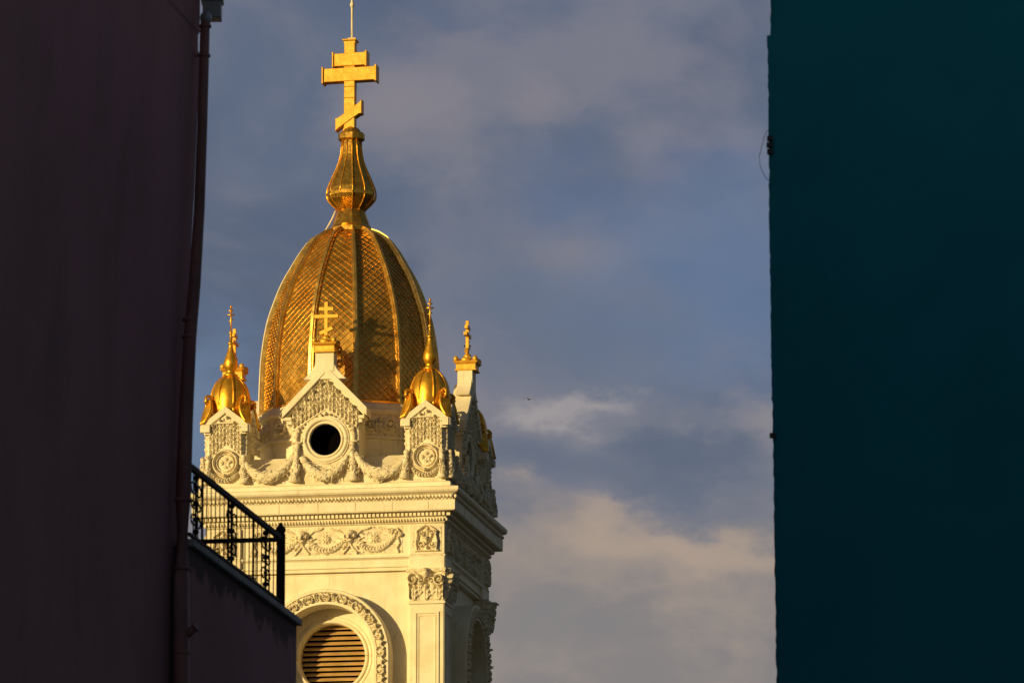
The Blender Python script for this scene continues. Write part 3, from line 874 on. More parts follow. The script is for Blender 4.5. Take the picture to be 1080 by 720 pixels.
for q in (-1, 1):                                        # cheeks and roof slopes running back to the drum
    dw_.add([(q * 0.80, -DP, 28.05), (q * 0.80, -1.5, 28.05), (q * 0.80, -1.5, 29.95), (q * 0.80, -DP, 29.95)], [(0, 1, 2, 3)])
    dw_.add([(0, -DP + 0.3, 30.65), (q * 0.92, -DP + 0.3, 29.83), (q * 0.92, -1.5, 29.83), (0, -1.5, 30.65),
             (0, -DP + 0.3, 30.57), (q * 0.92, -DP + 0.3, 29.75), (q * 0.92, -1.5, 29.75), (0, -1.5, 30.57)],
            [(0, 1, 2, 3), (4, 5, 6, 7), (1, 2, 6, 5), (0, 1, 5, 4)])
gc = MB()
gable_cornice(gc, 1.02, 30.90, 29.85, 0.20, -DP - 0.15, -DP + 0.32)
for q in (-1, 1):                                        # eave returns
    gc.box(min(q * 0.80, q * 1.0), max(q * 0.80, q * 0.95), -DP - 0.10, -DP + 0.3, 29.60, 29.68)
    gc.box(min(q * 0.80, q * 0.93), max(q * 0.80, q * 0.89), -DP - 0.06, -DP + 0.3, 29.51, 29.598)
tr = Relief(-0.84, 0.84, 29.30, 30.72, 0.0125)           # tympanum of standing acanthus
gz = 30.66 - np.abs(tr.U) * 1.03
inn = 29.86 - np.abs(tr.U) * 0.62
tr.mask &= (tr.V < gz + 0.01) & (tr.V > np.maximum(inn, 29.36)) & (np.abs(tr.U) < 0.80)
for i, x in enumerate(np.arange(-0.76, 0.765, 0.095)):
    top = 30.60 - abs(x) * 1.03; bot = max(29.90 - abs(x) * 0.62, 29.40)
    tr.band([(x, bot), (x + 0.008, (bot + top) / 2), (x, top - 0.05)], 0.018, 0.045, 0.0, 0, 0)
    z_ = bot + 0.03 * (i % 2)
    while z_ < top - 0.10:
        L = min(0.20, top - z_) * random.uniform(0.85, 1.1)
        for q in (-1, 1): tr.leaf(x, z_, PI / 2 - q * random.uniform(0.25, 0.5), L, 0.020, 0.06, 1.0, 0.9)
        tr.leaf(x, z_ + 0.04, PI / 2, L * 0.9, 0.020, 0.08, 1.0, 0.9)
        z_ += random.uniform(0.11, 0.16)
    if i % 2: tr.blob(x, top - 0.02, 0.040, 0.045, 0.13)
tr.rough(0.006, 2)
sr = Relief(-0.80, 0.80, 28.10, 29.84, 0.0125)           # spandrel carving round the oculus
rr = np.hypot(sr.U, sr.V - DZ)
sr.mask &= (rr > 0.55) & (sr.V < 29.84 - np.abs(sr.U) * 0.62)
for i in range(15):                                     # bead row over the window
    a = R(20 + i * 10); sr.blob(0.66 * math.cos(a), DZ + 0.60 * math.sin(a), 0.030, 0.036, 0.06)
sr.spiral(-0.09, 29.62, 0.085, 1.6, 1, 0.5, 0.025, 0.07); sr.spiral(0.10, 29.61, 0.085, 1.6, -1, 0.5, 0.025, 0.07)
sr.leaf(0, 29.55, PI / 2, 0.24, 0.06, 0.09)
for q in (-1, 1):
    sr.band([(q * 0.66, 29.42), (q * 0.69, 29.2), (q * 0.68, 29.02)], 0.055, 0.06, 0.06, 0, 0.4)
    sr.band([(q * 0.56, 29.06), (q * 0.78, 29.06)], 0.03, 0.07, 0, 0, 0)
    sr.leaf(q * 0.45, 28.45, PI / 2 + q * 0.2, 0.3, 0.06, 0.03)
sr.rough(0.004, 6)
wf = MB()
for rr_, th, yy in ((0.405, 0.030, -DP - 0.02), (0.50, 0.05, -DP - 0.025), (0.56, 0.02, -DP - 0.02)):
    wf.tube([(rr_ * math.cos(t), yy, DZ + rr_ * math.sin(t)) for t in np.linspace(0, 2 * PI, 57)], th, 8)
N5 = 48
vs = [((0.40 if j == 0 else 0.57) * math.cos(2 * PI * i / N5), -DP - 0.012, DZ + (0.40 if j == 0 else 0.57) * math.sin(2 * PI * i / N5)) for j in (0, 1) for i in range(N5)]
wf.add(vs, [(i, (i + 1) % N5, N5 + (i + 1) % N5, N5 + i) for i in range(N5)])
wf.tube([(-0.80, -DP - 0.01, 29.36), (0, -DP - 0.01, 29.87), (0.80, -DP - 0.01, 29.36)], 0.022, 6)
wd_ = MB()                                               # void behind the open oculus, its darkness put in as black colour
vs = [(r_ * math.cos(2 * PI * i / 32), -DP + y_, DZ + r_ * math.sin(2 * PI * i / 32)) for r_, y_ in ((0.39, 0.071), (0.50, 0.072), (0.50, 0.45), (0.01, 0.45)) for i in range(32)]
wd_.add(vs, [(j * 32 + i, j * 32 + (i + 1) % 32, (j + 1) * 32 + (i + 1) % 32, (j + 1) * 32 + i) for j in range(3) for i in range(32)])
pd = MB().box(-0.225, 0.225, -DP - 0.148, -DP + 0.22, 30.74, 31.20)
pd.prism([(-0.225, 31.0), (-0.24, 30.90), (-0.29, 30.80), (-0.38, 30.70), (-0.52, 30.56), (0.52, 30.56), (0.38, 30.70), (0.29, 30.80), (0.24, 30.90), (0.225, 31.0)], -DP - 0.13, -DP + 0.219, lambda u, v, d: (u, d, v))
gp = MB()
cy = -DP + 0.02
def sq(m, prof_):
    vs = []
    for r_, z_ in prof_: vs += [(-r_, cy - r_, z_), (r_, cy - r_, z_), (r_, cy + r_, z_), (-r_, cy + r_, z_)]
    n = len(prof_)
    m.add(vs, [(i * 4 + k, i * 4 + (k + 1) % 4, i * 4 + 4 + (k + 1) % 4, i * 4 + 4 + k) for i in range(n - 1) for k in range(4)] + [(0, 3, 2, 1), tuple(range(4 * n - 4, 4 * n))])
sq(gp, [(0.245, 31.19), (0.26, 31.2), (0.26, 31.22), (0.235, 31.235), (0.235, 31.34), (0.285, 31.39), (0.295, 31.42), (0.22, 31.44), (0.12, 31.50), (0.08, 31.56)])
for a in (-1, 1):
    for b in (-1, 1): gp.ball((a * 0.235, cy + b * 0.235, 31.475), 0.065, 0.065, 0.075)
for ax_, ay in ((0, -1), (0, 1), (1, 0), (-1, 0)): gp.ball((ax_ * 0.2, cy + ay * 0.2, 31.46), 0.12 if ax_ == 0 else 0.06, 0.06 if ax_ == 0 else 0.12, 0.06)
gp.ball((0, cy, 31.56), 0.10, 0.10, 0.09)
dc = MB()
bar(dc, 0, 31.52, 0, 32.44, 0.082, cy - 0.04, cy + 0.04, 0.0, 0.04)
bar(dc, -0.175, 32.27, 0.175, 32.27, 0.085, cy - 0.042, cy + 0.042, 0.0, 0.04)
bar(dc, -0.29, 32.09, 0.29, 32.09, 0.085, cy - 0.043, cy + 0.043, 0.0, 0.04)
bar(dc, -0.155, 31.68, 0.155, 31.81, 0.085, cy - 0.044, cy + 0.044, 0.0, 0.04)
gos = []                                                # gilded scroll behind the pedestal
for q in (1,):
    go = MB()
    pts = []
    for (zc_, r0, ta, tb_) in ((31.30, 0.10, 1, 0), (31.02, 0.12, 0, 1)):
        for t in np.linspace(ta, tb_, 18):
            pts.append((q * (0.26 + r0 * 0.75 * (1 - t * 0.8) * math.cos(2.2 * PI * t) * 0.8), -DP + 0.28, zc_ + r0 * (1 - t * 0.75) * math.sin(2.2 * PI * t) * (1 if ta else -1)))
    go.tube(pts, 0.032, 7)
    gos.append(('gilded_scroll', go.mesh('gilded_scroll', GOLD)))
dparts = [('gable_cornice', gc.mesh('gable_cornice', STONE, 0.01)), ('gable_carving', tr.mesh('gable_carving', CARVED, front(DP))),
          ('oculus_carving', sr.mesh('oculus_carving', CARVED, front(DP))), ('oculus_frame', wf.mesh('oculus_frame', STONE)),
          ('window', wd_.mesh('window', DARK)), ('pedestal', pd.mesh('pedestal', STONE, 0.01)), ('gilded_cap', gp.mesh('gilded_cap', GOLDPAINT)),
          ('cross', dc.mesh('cross', GOLDPAINT, 0.006))] + gos
sides('dormer', dw_.mesh('dormer', STONE), dparts)

# ---- garlands hung along the parapet
def garland(m, pts, rad, y, leaf=True, seed=0):
    """thick carved garland: a lumpy tube with overlapping leaves"""
    g = random.Random(seed)
    n = len(pts); k_ = 12
    vs, fs = [], []
    P3 = [Vector((p[0], -y - (p[2] if len(p) > 2 else 0), p[1])) for p in pts]
    for i, p in enumerate(P3):
        d = (P3[min(i + 1, n - 1)] - P3[max(i - 1, 0)]).normalized()
        s = Vector((0, -1, 0)); t = d.cross(s).normalized()
        f = i / (n - 1); r0 = rad(f)
        for k in range(k_):
            a = 2 * PI * k / k_
            r_ = r0 * (1 + 0.20 * math.sin(3 * a + i * 1.9) * math.sin(i * 1.1 + a) + g.uniform(-.10, .10))
            vs.append(p + t * (math.cos(a) * r_) + s * (math.sin(a) * r_))
    for i in range(n - 1):
        for k in range(k_):
            fs.append((i * k_ + k, i * k_ + (k + 1) % k_, (i + 1) * k_ + (k + 1) % k_, (i + 1) * k_ + k))
    fs += [tuple(range(k_))[::-1], tuple(range((n - 1) * k_, n * k_))]
    m.add(vs, fs, True)
    if leaf:
        for i in range(1, n - 1):
            p = P3[i]; d = (P3[i + 1] - P3[i - 1]).normalized(); s = Vector((0, -1, 0)); t = d.cross(s).normalized()
            r0 = rad(i / (n - 1))
            for _ in range(4):
                a = g.uniform(0.05, PI - 0.05)
                nv = t * math.cos(a) + s * math.sin(a)
                c = p + nv * r0 * 0.85
                fw = (d * (1 if i < n / 2 else -1) + t * g.uniform(-.8, .8) * math.cos(a) + t * g.uniform(-.5, .5)).normalized(); sd = fw.cross(nv).normalized()
                L, W_ = r0 * g.uniform(.9, 1.5), r0 * g.uniform(.24, .40)
                m.add([c, c + fw * L * .5 + sd * W_ + nv * r0 * .12, c + fw * L + nv * r0 * .24, c + fw * L * .5 - sd * W_ + nv * r0 * .12, c + fw * L * .5 + nv * r0 * .26],
                      [(0, 1, 4), (1, 2, 4), (2, 3, 4), (3, 0, 4)])
def swag(x0, z0, x1, z1, dip, n=26, bulge=0.04):
    return [(x0 + (x1 - x0) * t, z0 + (z1 - z0) * t - dip * 4 * t * (1 - t), bulge * math.sin(PI * t)) for t in np.linspace(0, 1, n)]
GY = 2.96
tap = lambda r0, r1: (lambda f: r0 + (r1 - r0) * math.sin(PI * f) ** 0.8)
g0 = MB()
garland(g0, swag(-0.56, 28.72, 0.56, 28.72, 0.47, 30), tap(0.06, 0.125), GY, seed=1)
gmid = [g0.mesh('window_swag', CARVED)]
sides('window_swag', gmid[0])
g1 = MB()
garland(g1, swag(0.72, 28.78, 1.93, 28.62, 0.46, 32), tap(0.06, 0.135), GY, seed=2)
g2 = MB()
garland(g2, swag(-0.72, 28.78, -1.93, 28.62, 0.46, 32), tap(0.06, 0.135), GY, seed=3)
sides('side_swag', g1.mesh('side_swag', CARVED)); sides('side_swag', g2.mesh('side_swag', CARVED))
dropme = []
def drop(x, ztop, zbot, rmax, seed, lean=0.0):
    m = MB()
    garland(m, [(x + lean * t, ztop + (zbot - ztop) * t, 0.02) for t in np.linspace(0, 1, 16)], lambda f: 0.05 + (rmax - 0.05) * f ** 1.4, GY, seed=seed)
    m.ball((x, -GY - 0.02, ztop + 0.03), 0.07, 0.06, 0.07)
    return m.mesh('garland_drop', CARVED)
for (x, zt0, zb0, rm0, sd, ln) in ((0.66, 28.95, 28.12, 0.13, 4, 0.04), (-0.66, 28.95, 28.12, 0.13, 5, -0.06), (1.96, 28.72, 28.13, 0.11, 6, -0.05), (-1.96, 28.72, 28.13, 0.11, 7, 0.03),
                               (2.80, 28.72, 28.13, 0.11, 8, 0.03), (-2.80, 28.72, 28.13, 0.11, 9, -0.03)):
    sides('garland_drop', drop(x, zt0, zb0, rm0, sd, ln))

# ---- corner turrets
TX = 2.41
tb = MB().box(-0.44, 0.44, -0.44, 0.44, 28.05, 29.62)
for (a, b) in ((0, 1), (1, 0)):                          # gabled cross roof behind the four little gables
    poly = [(-0.56, 29.58), (0.56, 29.58), (0.0, 29.88)]
    if a: tb.prism(poly, -0.50, 0.50, lambda u, v, d: (u, d, v))
    else: tb.prism(poly, -0.499, 0.499, lambda u, v, d: (d, u, v + 0.001))
tb.box(-0.47, 0.47, -0.47, 0.47, 28.052, 28.14)
tgm = MB()
gable_cornice(tgm, 0.60, 30.0, 29.54, 0.17, -0.56, -0.36)
for q in (-1, 1): tgm.box(min(q * 0.43, q * 0.52), max(q * 0.43, q * 0.52), -0.50, -0.35, 29.33, 29.39)
tt = Relief(-0.43, 0.43, 28.78, 29.86, 0.0115)
tt.mask &= (tt.V < 29.85 - np.abs(tt.U) * 0.75) & (tt.V > 29.10 - np.abs(tt.U) * 0.8) & (np.abs(tt.U) < 0.425)
for i, x in enumerate(np.arange(-0.385, 0.39, 0.085)):
    top = 29.78 - abs(x) * 0.75; bot = 29.12 - abs(x) * 0.8; z_ = bot + 0.03 * (i % 2)
    tt.band([(x, bot), (x, top - 0.05)], 0.016, 0.04, 0.0, 0, 0)
    while z_ < top - 0.10:
        L = min(0.18, top - z_) * random.uniform(0.85, 1.1)
        for q in (-1, 1): tt.leaf(x, z_, PI / 2 - q * random.uniform(0.25, 0.5), L, 0.018, 0.055, 1.0, 0.9)
        tt.leaf(x, z_ + 0.04, PI / 2, L * 0.9, 0.018, 0.07, 1.0, 0.9)
        z_ += random.uniform(0.10, 0.15)
    if i % 2: tt.blob(x, top - 0.02, 0.034, 0.040, 0.11)
tt.rough(0.005, 12)
MZ = 28.645
tmd = Relief(-0.43, 0.43, 28.16, 29.0, 0.0115)
tmd.mask &= tmd.V < 29.06 - np.abs(tmd.U) * 0.8
tmd.ring(0, MZ, 0.285, 0.035, 0.075); tmd.ring(0, MZ, 0.205, 0.018, 0.05)
tmd.blob(0, MZ, 0.2, 0.2, 0.012, 0.012)
for i in range(5): tmd.leaf(0.02, MZ, R(72 * i + 20), 0.15, 0.05, 0.07, 2.0); 
for i in range(4): tmd.spiral(0.09 * math.cos(R(90 * i)), MZ + 0.09 * math.sin(R(90 * i)), 0.045, 1.3, 1, i, 0.016, 0.055)
for q in (-1, 1): tmd.band([(q * 0.37, 28.8), (q * 0.37, 28.62)], 0.045, 0.06, 0.05, 0, 0.4)
tmd.band([(x, 28.36 - 0.16 * (1 - (x / 0.3) ** 2)) for x in np.linspace(-0.3, 0.3, 12)], 0.085, 0.11, 0.07, 0.4, 0.45)
tmd.rosette(0, 28.33, 0.06, 5, 0.12); tmd.rough(0.004, 14)
tgm.tube([(-0.43, -0.45, 28.76), (0, -0.45, 29.11), (0.43, -0.45, 28.76)], 0.018, 6)
cu = MB().lathe([(0.30, 29.70), (0.43, 29.78), (0.465, 29.95), (0.475, 30.12), (0.462, 30.30), (0.425, 30.47), (0.36, 30.61), (0.27, 30.72), (0.17, 30.79), (0.13, 30.81)], 40)
for i, (x, y, z_) in enumerate(cu.v):                    # eight swelling gores
    a = math.atan2(y, x); f = 1 + 0.05 * abs(math.cos(4 * a)) ** 0.7 - 0.03
    cu.v[i] = (x * f, y * f, z_)
for k in range(8):
    a = PI / 8 + k * PI / 4
    cu.tube([(r_ * 1.0 * math.cos(a), r_ * 1.0 * math.sin(a), z_) for r_, z_ in ((0.43, 29.78), (0.465, 29.95), (0.475, 30.12), (0.462, 30.30), (0.425, 30.47), (0.36, 30.61), (0.27, 30.72), (0.17, 30.79))], 0.026, 6)
fn_ = MB().lathe([(0.12, 30.79), (0.17, 30.81), (0.175, 30.85), (0.12, 30.87), (0.10, 30.92), (0.115, 30.95), (0.15, 31.02), (0.168, 31.10), (0.16, 31.18), (0.12, 31.30), (0.08, 31.42), (0.055, 31.53),
                  (0.05, 31.58), (0.075, 31.59), (0.075, 31.62), (0.04, 31.64), (0.03, 31.80), (0.026, 31.84)], 16)
fn_.ball((0, 0, 31.86), 0.048)
fn_.tube([(0, 0, 31.85), (0, 0, 32.52)], 0.020, 7)
for z_, hw in ((32.40, 0.055), (32.30, 0.085)): fn_.tube([(-hw, -hw * 0.2, z_), (hw, hw * 0.2, z_)], 0.022, 6)
fn_.tube([(-0.05, 0, 32.14), (0.05, 0, 32.19)], 0.02, 6)
fn_.ball((0, 0, 32.50), 0.03)
ac = MB()                                                # gilded shell leaves on the four corners
for k in range(4):
    Mx = Matrix.Rotation(k * PI / 2 + PI / 4, 4, 'Z')
    for j in range(-2, 3):
        pts = []
        for t in np.linspace(0, 1, 10):
            out = 0.80 - 0.20 * t - 0.07 * math.sin(PI * t)
            pts.append(Mx @ Vector((out, j * 0.046 * (0.25 + math.sin(PI * (0.1 + t * 0.75))), 29.58 + 0.62 * t)))
        ac.tube(pts, lambda t: 0.046 * (0.45 + 0.75 * math.sin(PI * min(t * 1.0, 1))), 6)
    ac.tube([Mx @ Vector((0.60 + 0.10 * math.cos(t), 0, 30.17 + 0.10 * math.sin(t))) for t in np.linspace(-1.5, 4.2, 14)], 0.04, 6)
tbm, tgmm = tb.mesh('corner_turret', STONE, 0.01), tgm.mesh('gable_cornice', STONE, 0.008)
ttm, tmm = tt.mesh('gable_carving', CARVED, front(0.44)), tmd.mesh('medallion', CARVED, front(0.44))
cum, fnm, acm = cu.mesh('cupola', GOLD), fn_.mesh('finial', GOLD), ac.mesh('shell_leaves', GOLD)
for (a, b) in ((-1, -1), (1, -1), (1, 1), (-1, 1)):
    o = link('corner_turret', tbm, TW, 0, (a * TX, b * TX, 0))
    for k in range(4):
        link('gable_cornice', tgmm, o, k * PI / 2)
        dirn = Matrix.Rotation(k * PI / 2, 4, 'Z') @ Vector((0, -1, 0))
        if dirn.x * a + dirn.y * b > 0.5:
            link('medallion', tmm, o, k * PI / 2)
        link('gable_carving', ttm, o, k * PI / 2)
    link('cupola', cum, o); link('finial', fnm, o); link('shell_leaves', acm, o)

# ================================================================== LEFT HOUSE (mauve)
HD = Vector((0.171, 1.0, 0)).normalized()                # the wall runs this way, away from the camera
HN = Vector((HD.y, -HD.x, 0))                            # its outward normal
def at(px, py, Y):
    v = (360 - py) / F; u = (px - 540) / F
    d = Vector((u, math.cos(PITCH) - v * math.sin(PITCH), math.sin(PITCH) + v * math.cos(PITCH)))
    d *= Y / d.y
    return d + Vector((0, 0, EYE))
HOUSE = empty('mauve_house', (-3.4, 66.0, 0.0))
tag(HOUSE, 'tall dark mauve plastered house filling the left edge, with downpipe and lower terrace wing', 'house')
def hput(mb, name, mat, parent=HOUSE, bevel=0.0):
    off = HOUSE.location
    mb.v = [(x - off.x, y - off.y, z_ - off.z) for x, y, z_ in mb.v]
    return mb.build(name, mat, parent, bevel)
corner = [at(px, py, 66.0) for px, py in ((211.5, -22), (211, 0), (210.8, 34), (209.0, 37), (209.0, 54), (211.0, 57), (209.5, 90), (205.0, 200), (196, 360), (189, 525), (184.0, 720))]
corner.append(Vector((corner[-1].x - 0.05, 66.0, 0.0)))
hm = MB()
LEN = 62.0; DEP = 9.0
cols = [0, 6, 14, 24, 40, LEN]
vs = []
for c in corner:
    for s in cols: vs.append(c - HD * s)
nc = len(cols)
fs = [(i * nc + j, i * nc + j + 1, (i + 1) * nc + j + 1, (i + 1) * nc + j) for i in range(len(corner) - 1) for j in range(nc - 1)]
hm.add(vs, fs)
vs = [];
for c in corner: vs += [c, c - HN * DEP]
hm.add(vs, [(2 * i, 2 * i + 1, 2 * i + 3, 2 * i + 2) for i in range(len(corner) - 1)])
vs = []
for c in corner: vs += [c - HN * DEP, c - HN * DEP - HD * LEN]
hm.add(vs, [(2 * i, 2 * i + 1, 2 * i + 3, 2 * i + 2) for i in range(len(corner) - 1)])
vs = []
for c in corner: vs += [c - HD * LEN, c - HN * DEP - HD * LEN]
hm.add(vs, [(2 * i, 2 * i + 1, 2 * i + 3, 2 * i + 2) for i in range(len(corner) - 1)])
hput(hm, 'wall', MAUVE)
tz = corner[0].z
rf = MB()
c0 = Vector((corner[0].x, 66.0, tz))
e0, e1 = c0 + HN * 0.0 + HD * 0.0, c0 - HD * LEN
b0, b1 = c0 - HN * DEP, c0 - HN * DEP - HD * LEN
r0, r1 = c0 - HN * DEP / 2 + Vector((0, 0, 2.2)), c0 - HN * DEP / 2 - HD * LEN + Vector((0, 0, 2.2))
o_ = HN * 0.35
up_ = Vector((0, 0, 0.02))
rf.add([e0 + o_ + up_, e1 + o_ + up_, r1, r0, b0 - o_ + up_, b1 - o_ + up_, e0 + o_ + up_ * 8, e1 + o_ + up_ * 8, b0 - o_ + up_ * 8, b1 - o_ + up_ * 8, r0 + up_ * 8, r1 + up_ * 8],
       [(6, 7, 11, 10), (8, 10, 11, 9), (0, 3, 2, 1), (4, 5, 2, 3), (0, 1, 7, 6), (4, 8, 9, 5), (0, 6, 10, 3), (3, 10, 8, 4), (1, 2, 11, 7), (2, 5, 9, 11)])
hput(rf, 'roof', TILE)
# gutter end, hopper, elbow and downpipe at the far corner
gt = MB()
g0_ = at(224, 4, 66.15)
for off_, zz0, zz1, hw in ((0, -0.17, 0.0, 0.095), (0, 0.001, 0.05, 0.115)):
    q = g0_ + Vector((0, 0, 0))
    gt.box(q.x - hw + 0.0, q.x + hw, q.y - 0.12, q.y + 0.12, q.z + zz0, q.z + zz1)
gpts = [g0_ + Vector((0, 0, 0.14)) - HD * s for s in (0, 10, 30, LEN)]
gt.tube(gpts, 0.085, 10)
gut = hput(gt, 'gutter', ZINC, bevel=0.01)
pp = MB()
ppts = [at(px, py, 65.68) for px, py in ((217.3, 18), (216.0, 33), (215.4, 60), (213.4, 130), (210.2, 220), (205.3, 300), (200.2, 358), (196.0, 440), (193.2, 525), (191.5, 610), (191.2, 730))]
ppts.append(Vector((ppts[-1].x, 65.68, 0.1)))
radii = [0.052, 0.050, 0.050, 0.052, 0.056, 0.061, 0.066, 0.074, 0.078, 0.080, 0.081, 0.081]
pp.tube(ppts, lambda f: float(np.interp(f * (len(ppts) - 1), range(len(ppts)), radii)), 18)
pipe = hput(pp, 'downpipe', PIPE)
el = MB(); el.ball(at(217.3, 19, 65.68), 0.062, 0.062, 0.07, 14, 9); hput(el, 'elbow', ZINC, pipe).location = (0, 0, 0)
for py in (28, 59):
    i = np.interp(py, [18, 33, 60, 130], [217.3, 216.0, 215.4, 213.4])
    q = at(i, py, 65.68)
    b = MB().lathe([(0.05, -0.014), (0.064, -0.012), (0.064, 0.012), (0.05, 0.014)], 18)
    b.v = [(x + q.x, y + q.y, z_ + q.z) for x, y, z_ in b.v]
    if py == 59: b.box(q.x - 0.10, q.x - 0.04, q.y - 0.015, q.y + 0.015, q.z - 0.012, q.z + 0.012)
    hput(b, 'bracket', PIPE, pipe)
for px, py in ((199.8, 337), (199.2, 355), (193.3, 527), (192.0, 599), (191.5, 688)):
    q = at(px, py, 65.68); r_ = 0.074 if py < 400 else 0.089
    b = MB().lathe([(r_ - 0.012, -0.02), (r_, -0.015), (r_, 0.015), (r_ - 0.012, 0.02)], 18)
    b.v = [(x + q.x, y + q.y, z_ + q.z) for x, y, z_ in b.v]
    hput(b, 'collar', PIPE, pipe)
st_ = MB(); q = at(193, 672, 65.68)
st_.tube([q, q + Vector((0.07, -0.03, 0.05)), q + Vector((0.12, -0.05, 0.09))], 0.04, 12)
st_.tube([q + Vector((0.12, -0.05, 0.09)), q + Vector((0.135, -0.056, 0.10))], 0.052, 12)
hput(st_, 'pipe_stub', PIPE, pipe)

# terrace wing behind the pipe, same plane, cut off under a coping
TZ = 10.759 + EYE
w0 = Vector((-3.218, 66.0, 0)) - HD * 0.20; w1 = Vector((-2.335, 71.17, 0))
tmesh = MB()
tmesh.add([w0, w1, w1 - HN * DEP, w0 - HN * DEP] + [p + Vector((0, 0, TZ - 0.075)) for p in (w0, w1, w1 - HN * DEP, w0 - HN * DEP)],
          [(0, 1, 5, 4), (1, 2, 6, 5), (2, 3, 7, 6), (4, 5, 6, 7)])
DAMP = damp_material(TZ - 0.08)
hput(tmesh, 'terrace_wall', DAMP)
cp_ = MB()
ov = HN * 0.055
a0, a1 = w0 + ov, w1 + ov + HD * 0.05
i0, i1 = w0 - HN * 0.28, w1 - HN * 0.28 + HD * 0.05
l1, l0 = w1 - HN * DEP + HD * 0.05, w1 - HN * DEP - HD * 0.28
cp_.add([p + Vector((0, 0, z_)) for z_ in (TZ - 0.074, TZ) for p in (a0, a1, i1, i0)], [(0, 1, 2, 3), (4, 7, 6, 5), (0, 4, 5, 1), (1, 5, 6, 2), (2, 6, 7, 3), (3, 7, 4, 0)])
i1b = w1 - HN * 0.281 + HD * 0.05; i1c = w1 - HN * 0.281 - HD * 0.28
cp_.add([p + Vector((0, 0, z_)) for z_ in (TZ - 0.074, TZ) for p in (i1b, l1, l0, i1c)], [(0, 1, 2, 3), (4, 7, 6, 5), (0, 4, 5, 1), (1, 5, 6, 2), (2, 6, 7, 3), (3, 7, 4, 0)])
hput(cp_, 'coping', COPING, bevel=0.008)

# ---- wrought-iron terrace railing
RAIL = empty('terrace_railing', (w1.x, w1.y, TZ))
tag(RAIL, 'black wrought iron railing with scroll ornaments on the terrace of the mauve house', 'railing')
def rput(mb, name, parent=RAIL):
    o = RAIL.location
    mb.v = [(x - o.x, y - o.y, z_ - o.z) for x, y, z_ in mb.v]
    return mb.build(name, IRON, parent)
pc = Vector((-2.475, 70.4, TZ)); RH = 0.73
pA = pc - HD * 4.6; 
def obox(m, p, q, hw, z0, z1):
    d = (q - p).normalized(); s = Vector((d.y, -d.x, 0)) * hw
    b = [p + s, q + s, q - s, p - s]
    m.add([Vector((v.x, v.y, z_)) for z_ in (z0, z1) for v in b], [(0, 1, 2, 3), (4, 7, 6, 5), (0, 4, 5, 1), (1, 5, 6, 2), (2, 6, 7, 3), (3, 7, 4, 0)])
BD = -HN
pB = pc + BD * 7.0
h1 = MB(); obox(h1, pA, pc, 0.025, TZ + RH - 0.005, TZ + RH + 0.047); rput(h1, 'handrail')
h2 = MB(); obox(h2, pc, pB, 0.022, TZ + RH - 0.01, TZ + RH + 0.035); rput(h2, 'handrail')
h3 = MB(); obox(h3, pA, pc, 0.018, TZ + 0.045, TZ + 0.075); rput(h3, 'bottom_rail')
h4 = MB(); obox(h4, pc, pB, 0.018, TZ + 0.045, TZ + 0.075); rput(h4, 'bottom_rail')
po = MB(); po.box(pc.x - 0.040, pc.x + 0.040, pc.y - 0.04, pc.y + 0.04, TZ - 0.01, TZ + RH + 0.07)
post = rput(po, 'corner_post')
kb = MB().ball((pc.x - 0.01, pc.y, TZ + RH + 0.115), 0.056); kb.ball((pc.x - 0.01, pc.y, TZ + RH + 0.175), 0.022); rput(kb, 'knob', post)
nb = 22
for i in range(1, nb):
    p = pA + (pc - pA) * (i / nb)
    thick = 0.013 if i % 6 == 3 else 0.006
    rput(MB().tube([(p.x, p.y, TZ + 0.002), (p.x, p.y, TZ + RH - 0.006)], thick, 6), 'baluster')
for i in range(1, 50):
    p = pc + BD * (i * 0.14)
    rput(MB().tube([(p.x, p.y, TZ + 0.002), (p.x, p.y, TZ + RH - 0.011)], 0.005, 6), 'baluster')
def scroll(c, d):
    m = MB()
    def loop(cs, cz, r_, t0, t1, th=0.014):
        m.tube([c + d * (cs + r_ * (1 - 0.55 * t) * math.cos(t0 + (t1 - t0) * t) * 2.2) + Vector((0, 0, cz + r_ * (1 - 0.55 * t) * math.sin(t0 + (t1 - t0) * t))) for t in np.linspace(0, 1, 16)], th * 0.75, 6)
    for q in (-1, 1):
        loop(q * 0.12, 0.17, 0.075, PI if q > 0 else 0, PI + q * 6.5 if q > 0 else -6.5)
        loop(q * 0.10, -0.17, 0.075, PI if q > 0 else 0, -3.4 if q > 0 else 6.5)
        loop(q * 0.13, 0.0, 0.055, PI if q > 0 else 0, 8 if q > 0 else -5)
    for z_ in (0.28, 0.02, -0.27): m.ball(tuple(c + Vector((0, 0, z_))), 0.035, 0.05, 0.03)
    m.tube([c + Vector((0, 0, -0.34)), c + Vector((0, 0, 0.34))], 0.013, 6)
    rput(m, 'scroll_ornament')
for f in (0.07, 0.445, 0.82):
    scroll(pA + (pc - pA) * f + Vector((0, 0, 0.40)), HD)
for dd in (1.3, 3.0): scroll(pc + BD * dd + Vector((0, 0, 0.40)), BD * 0.35)

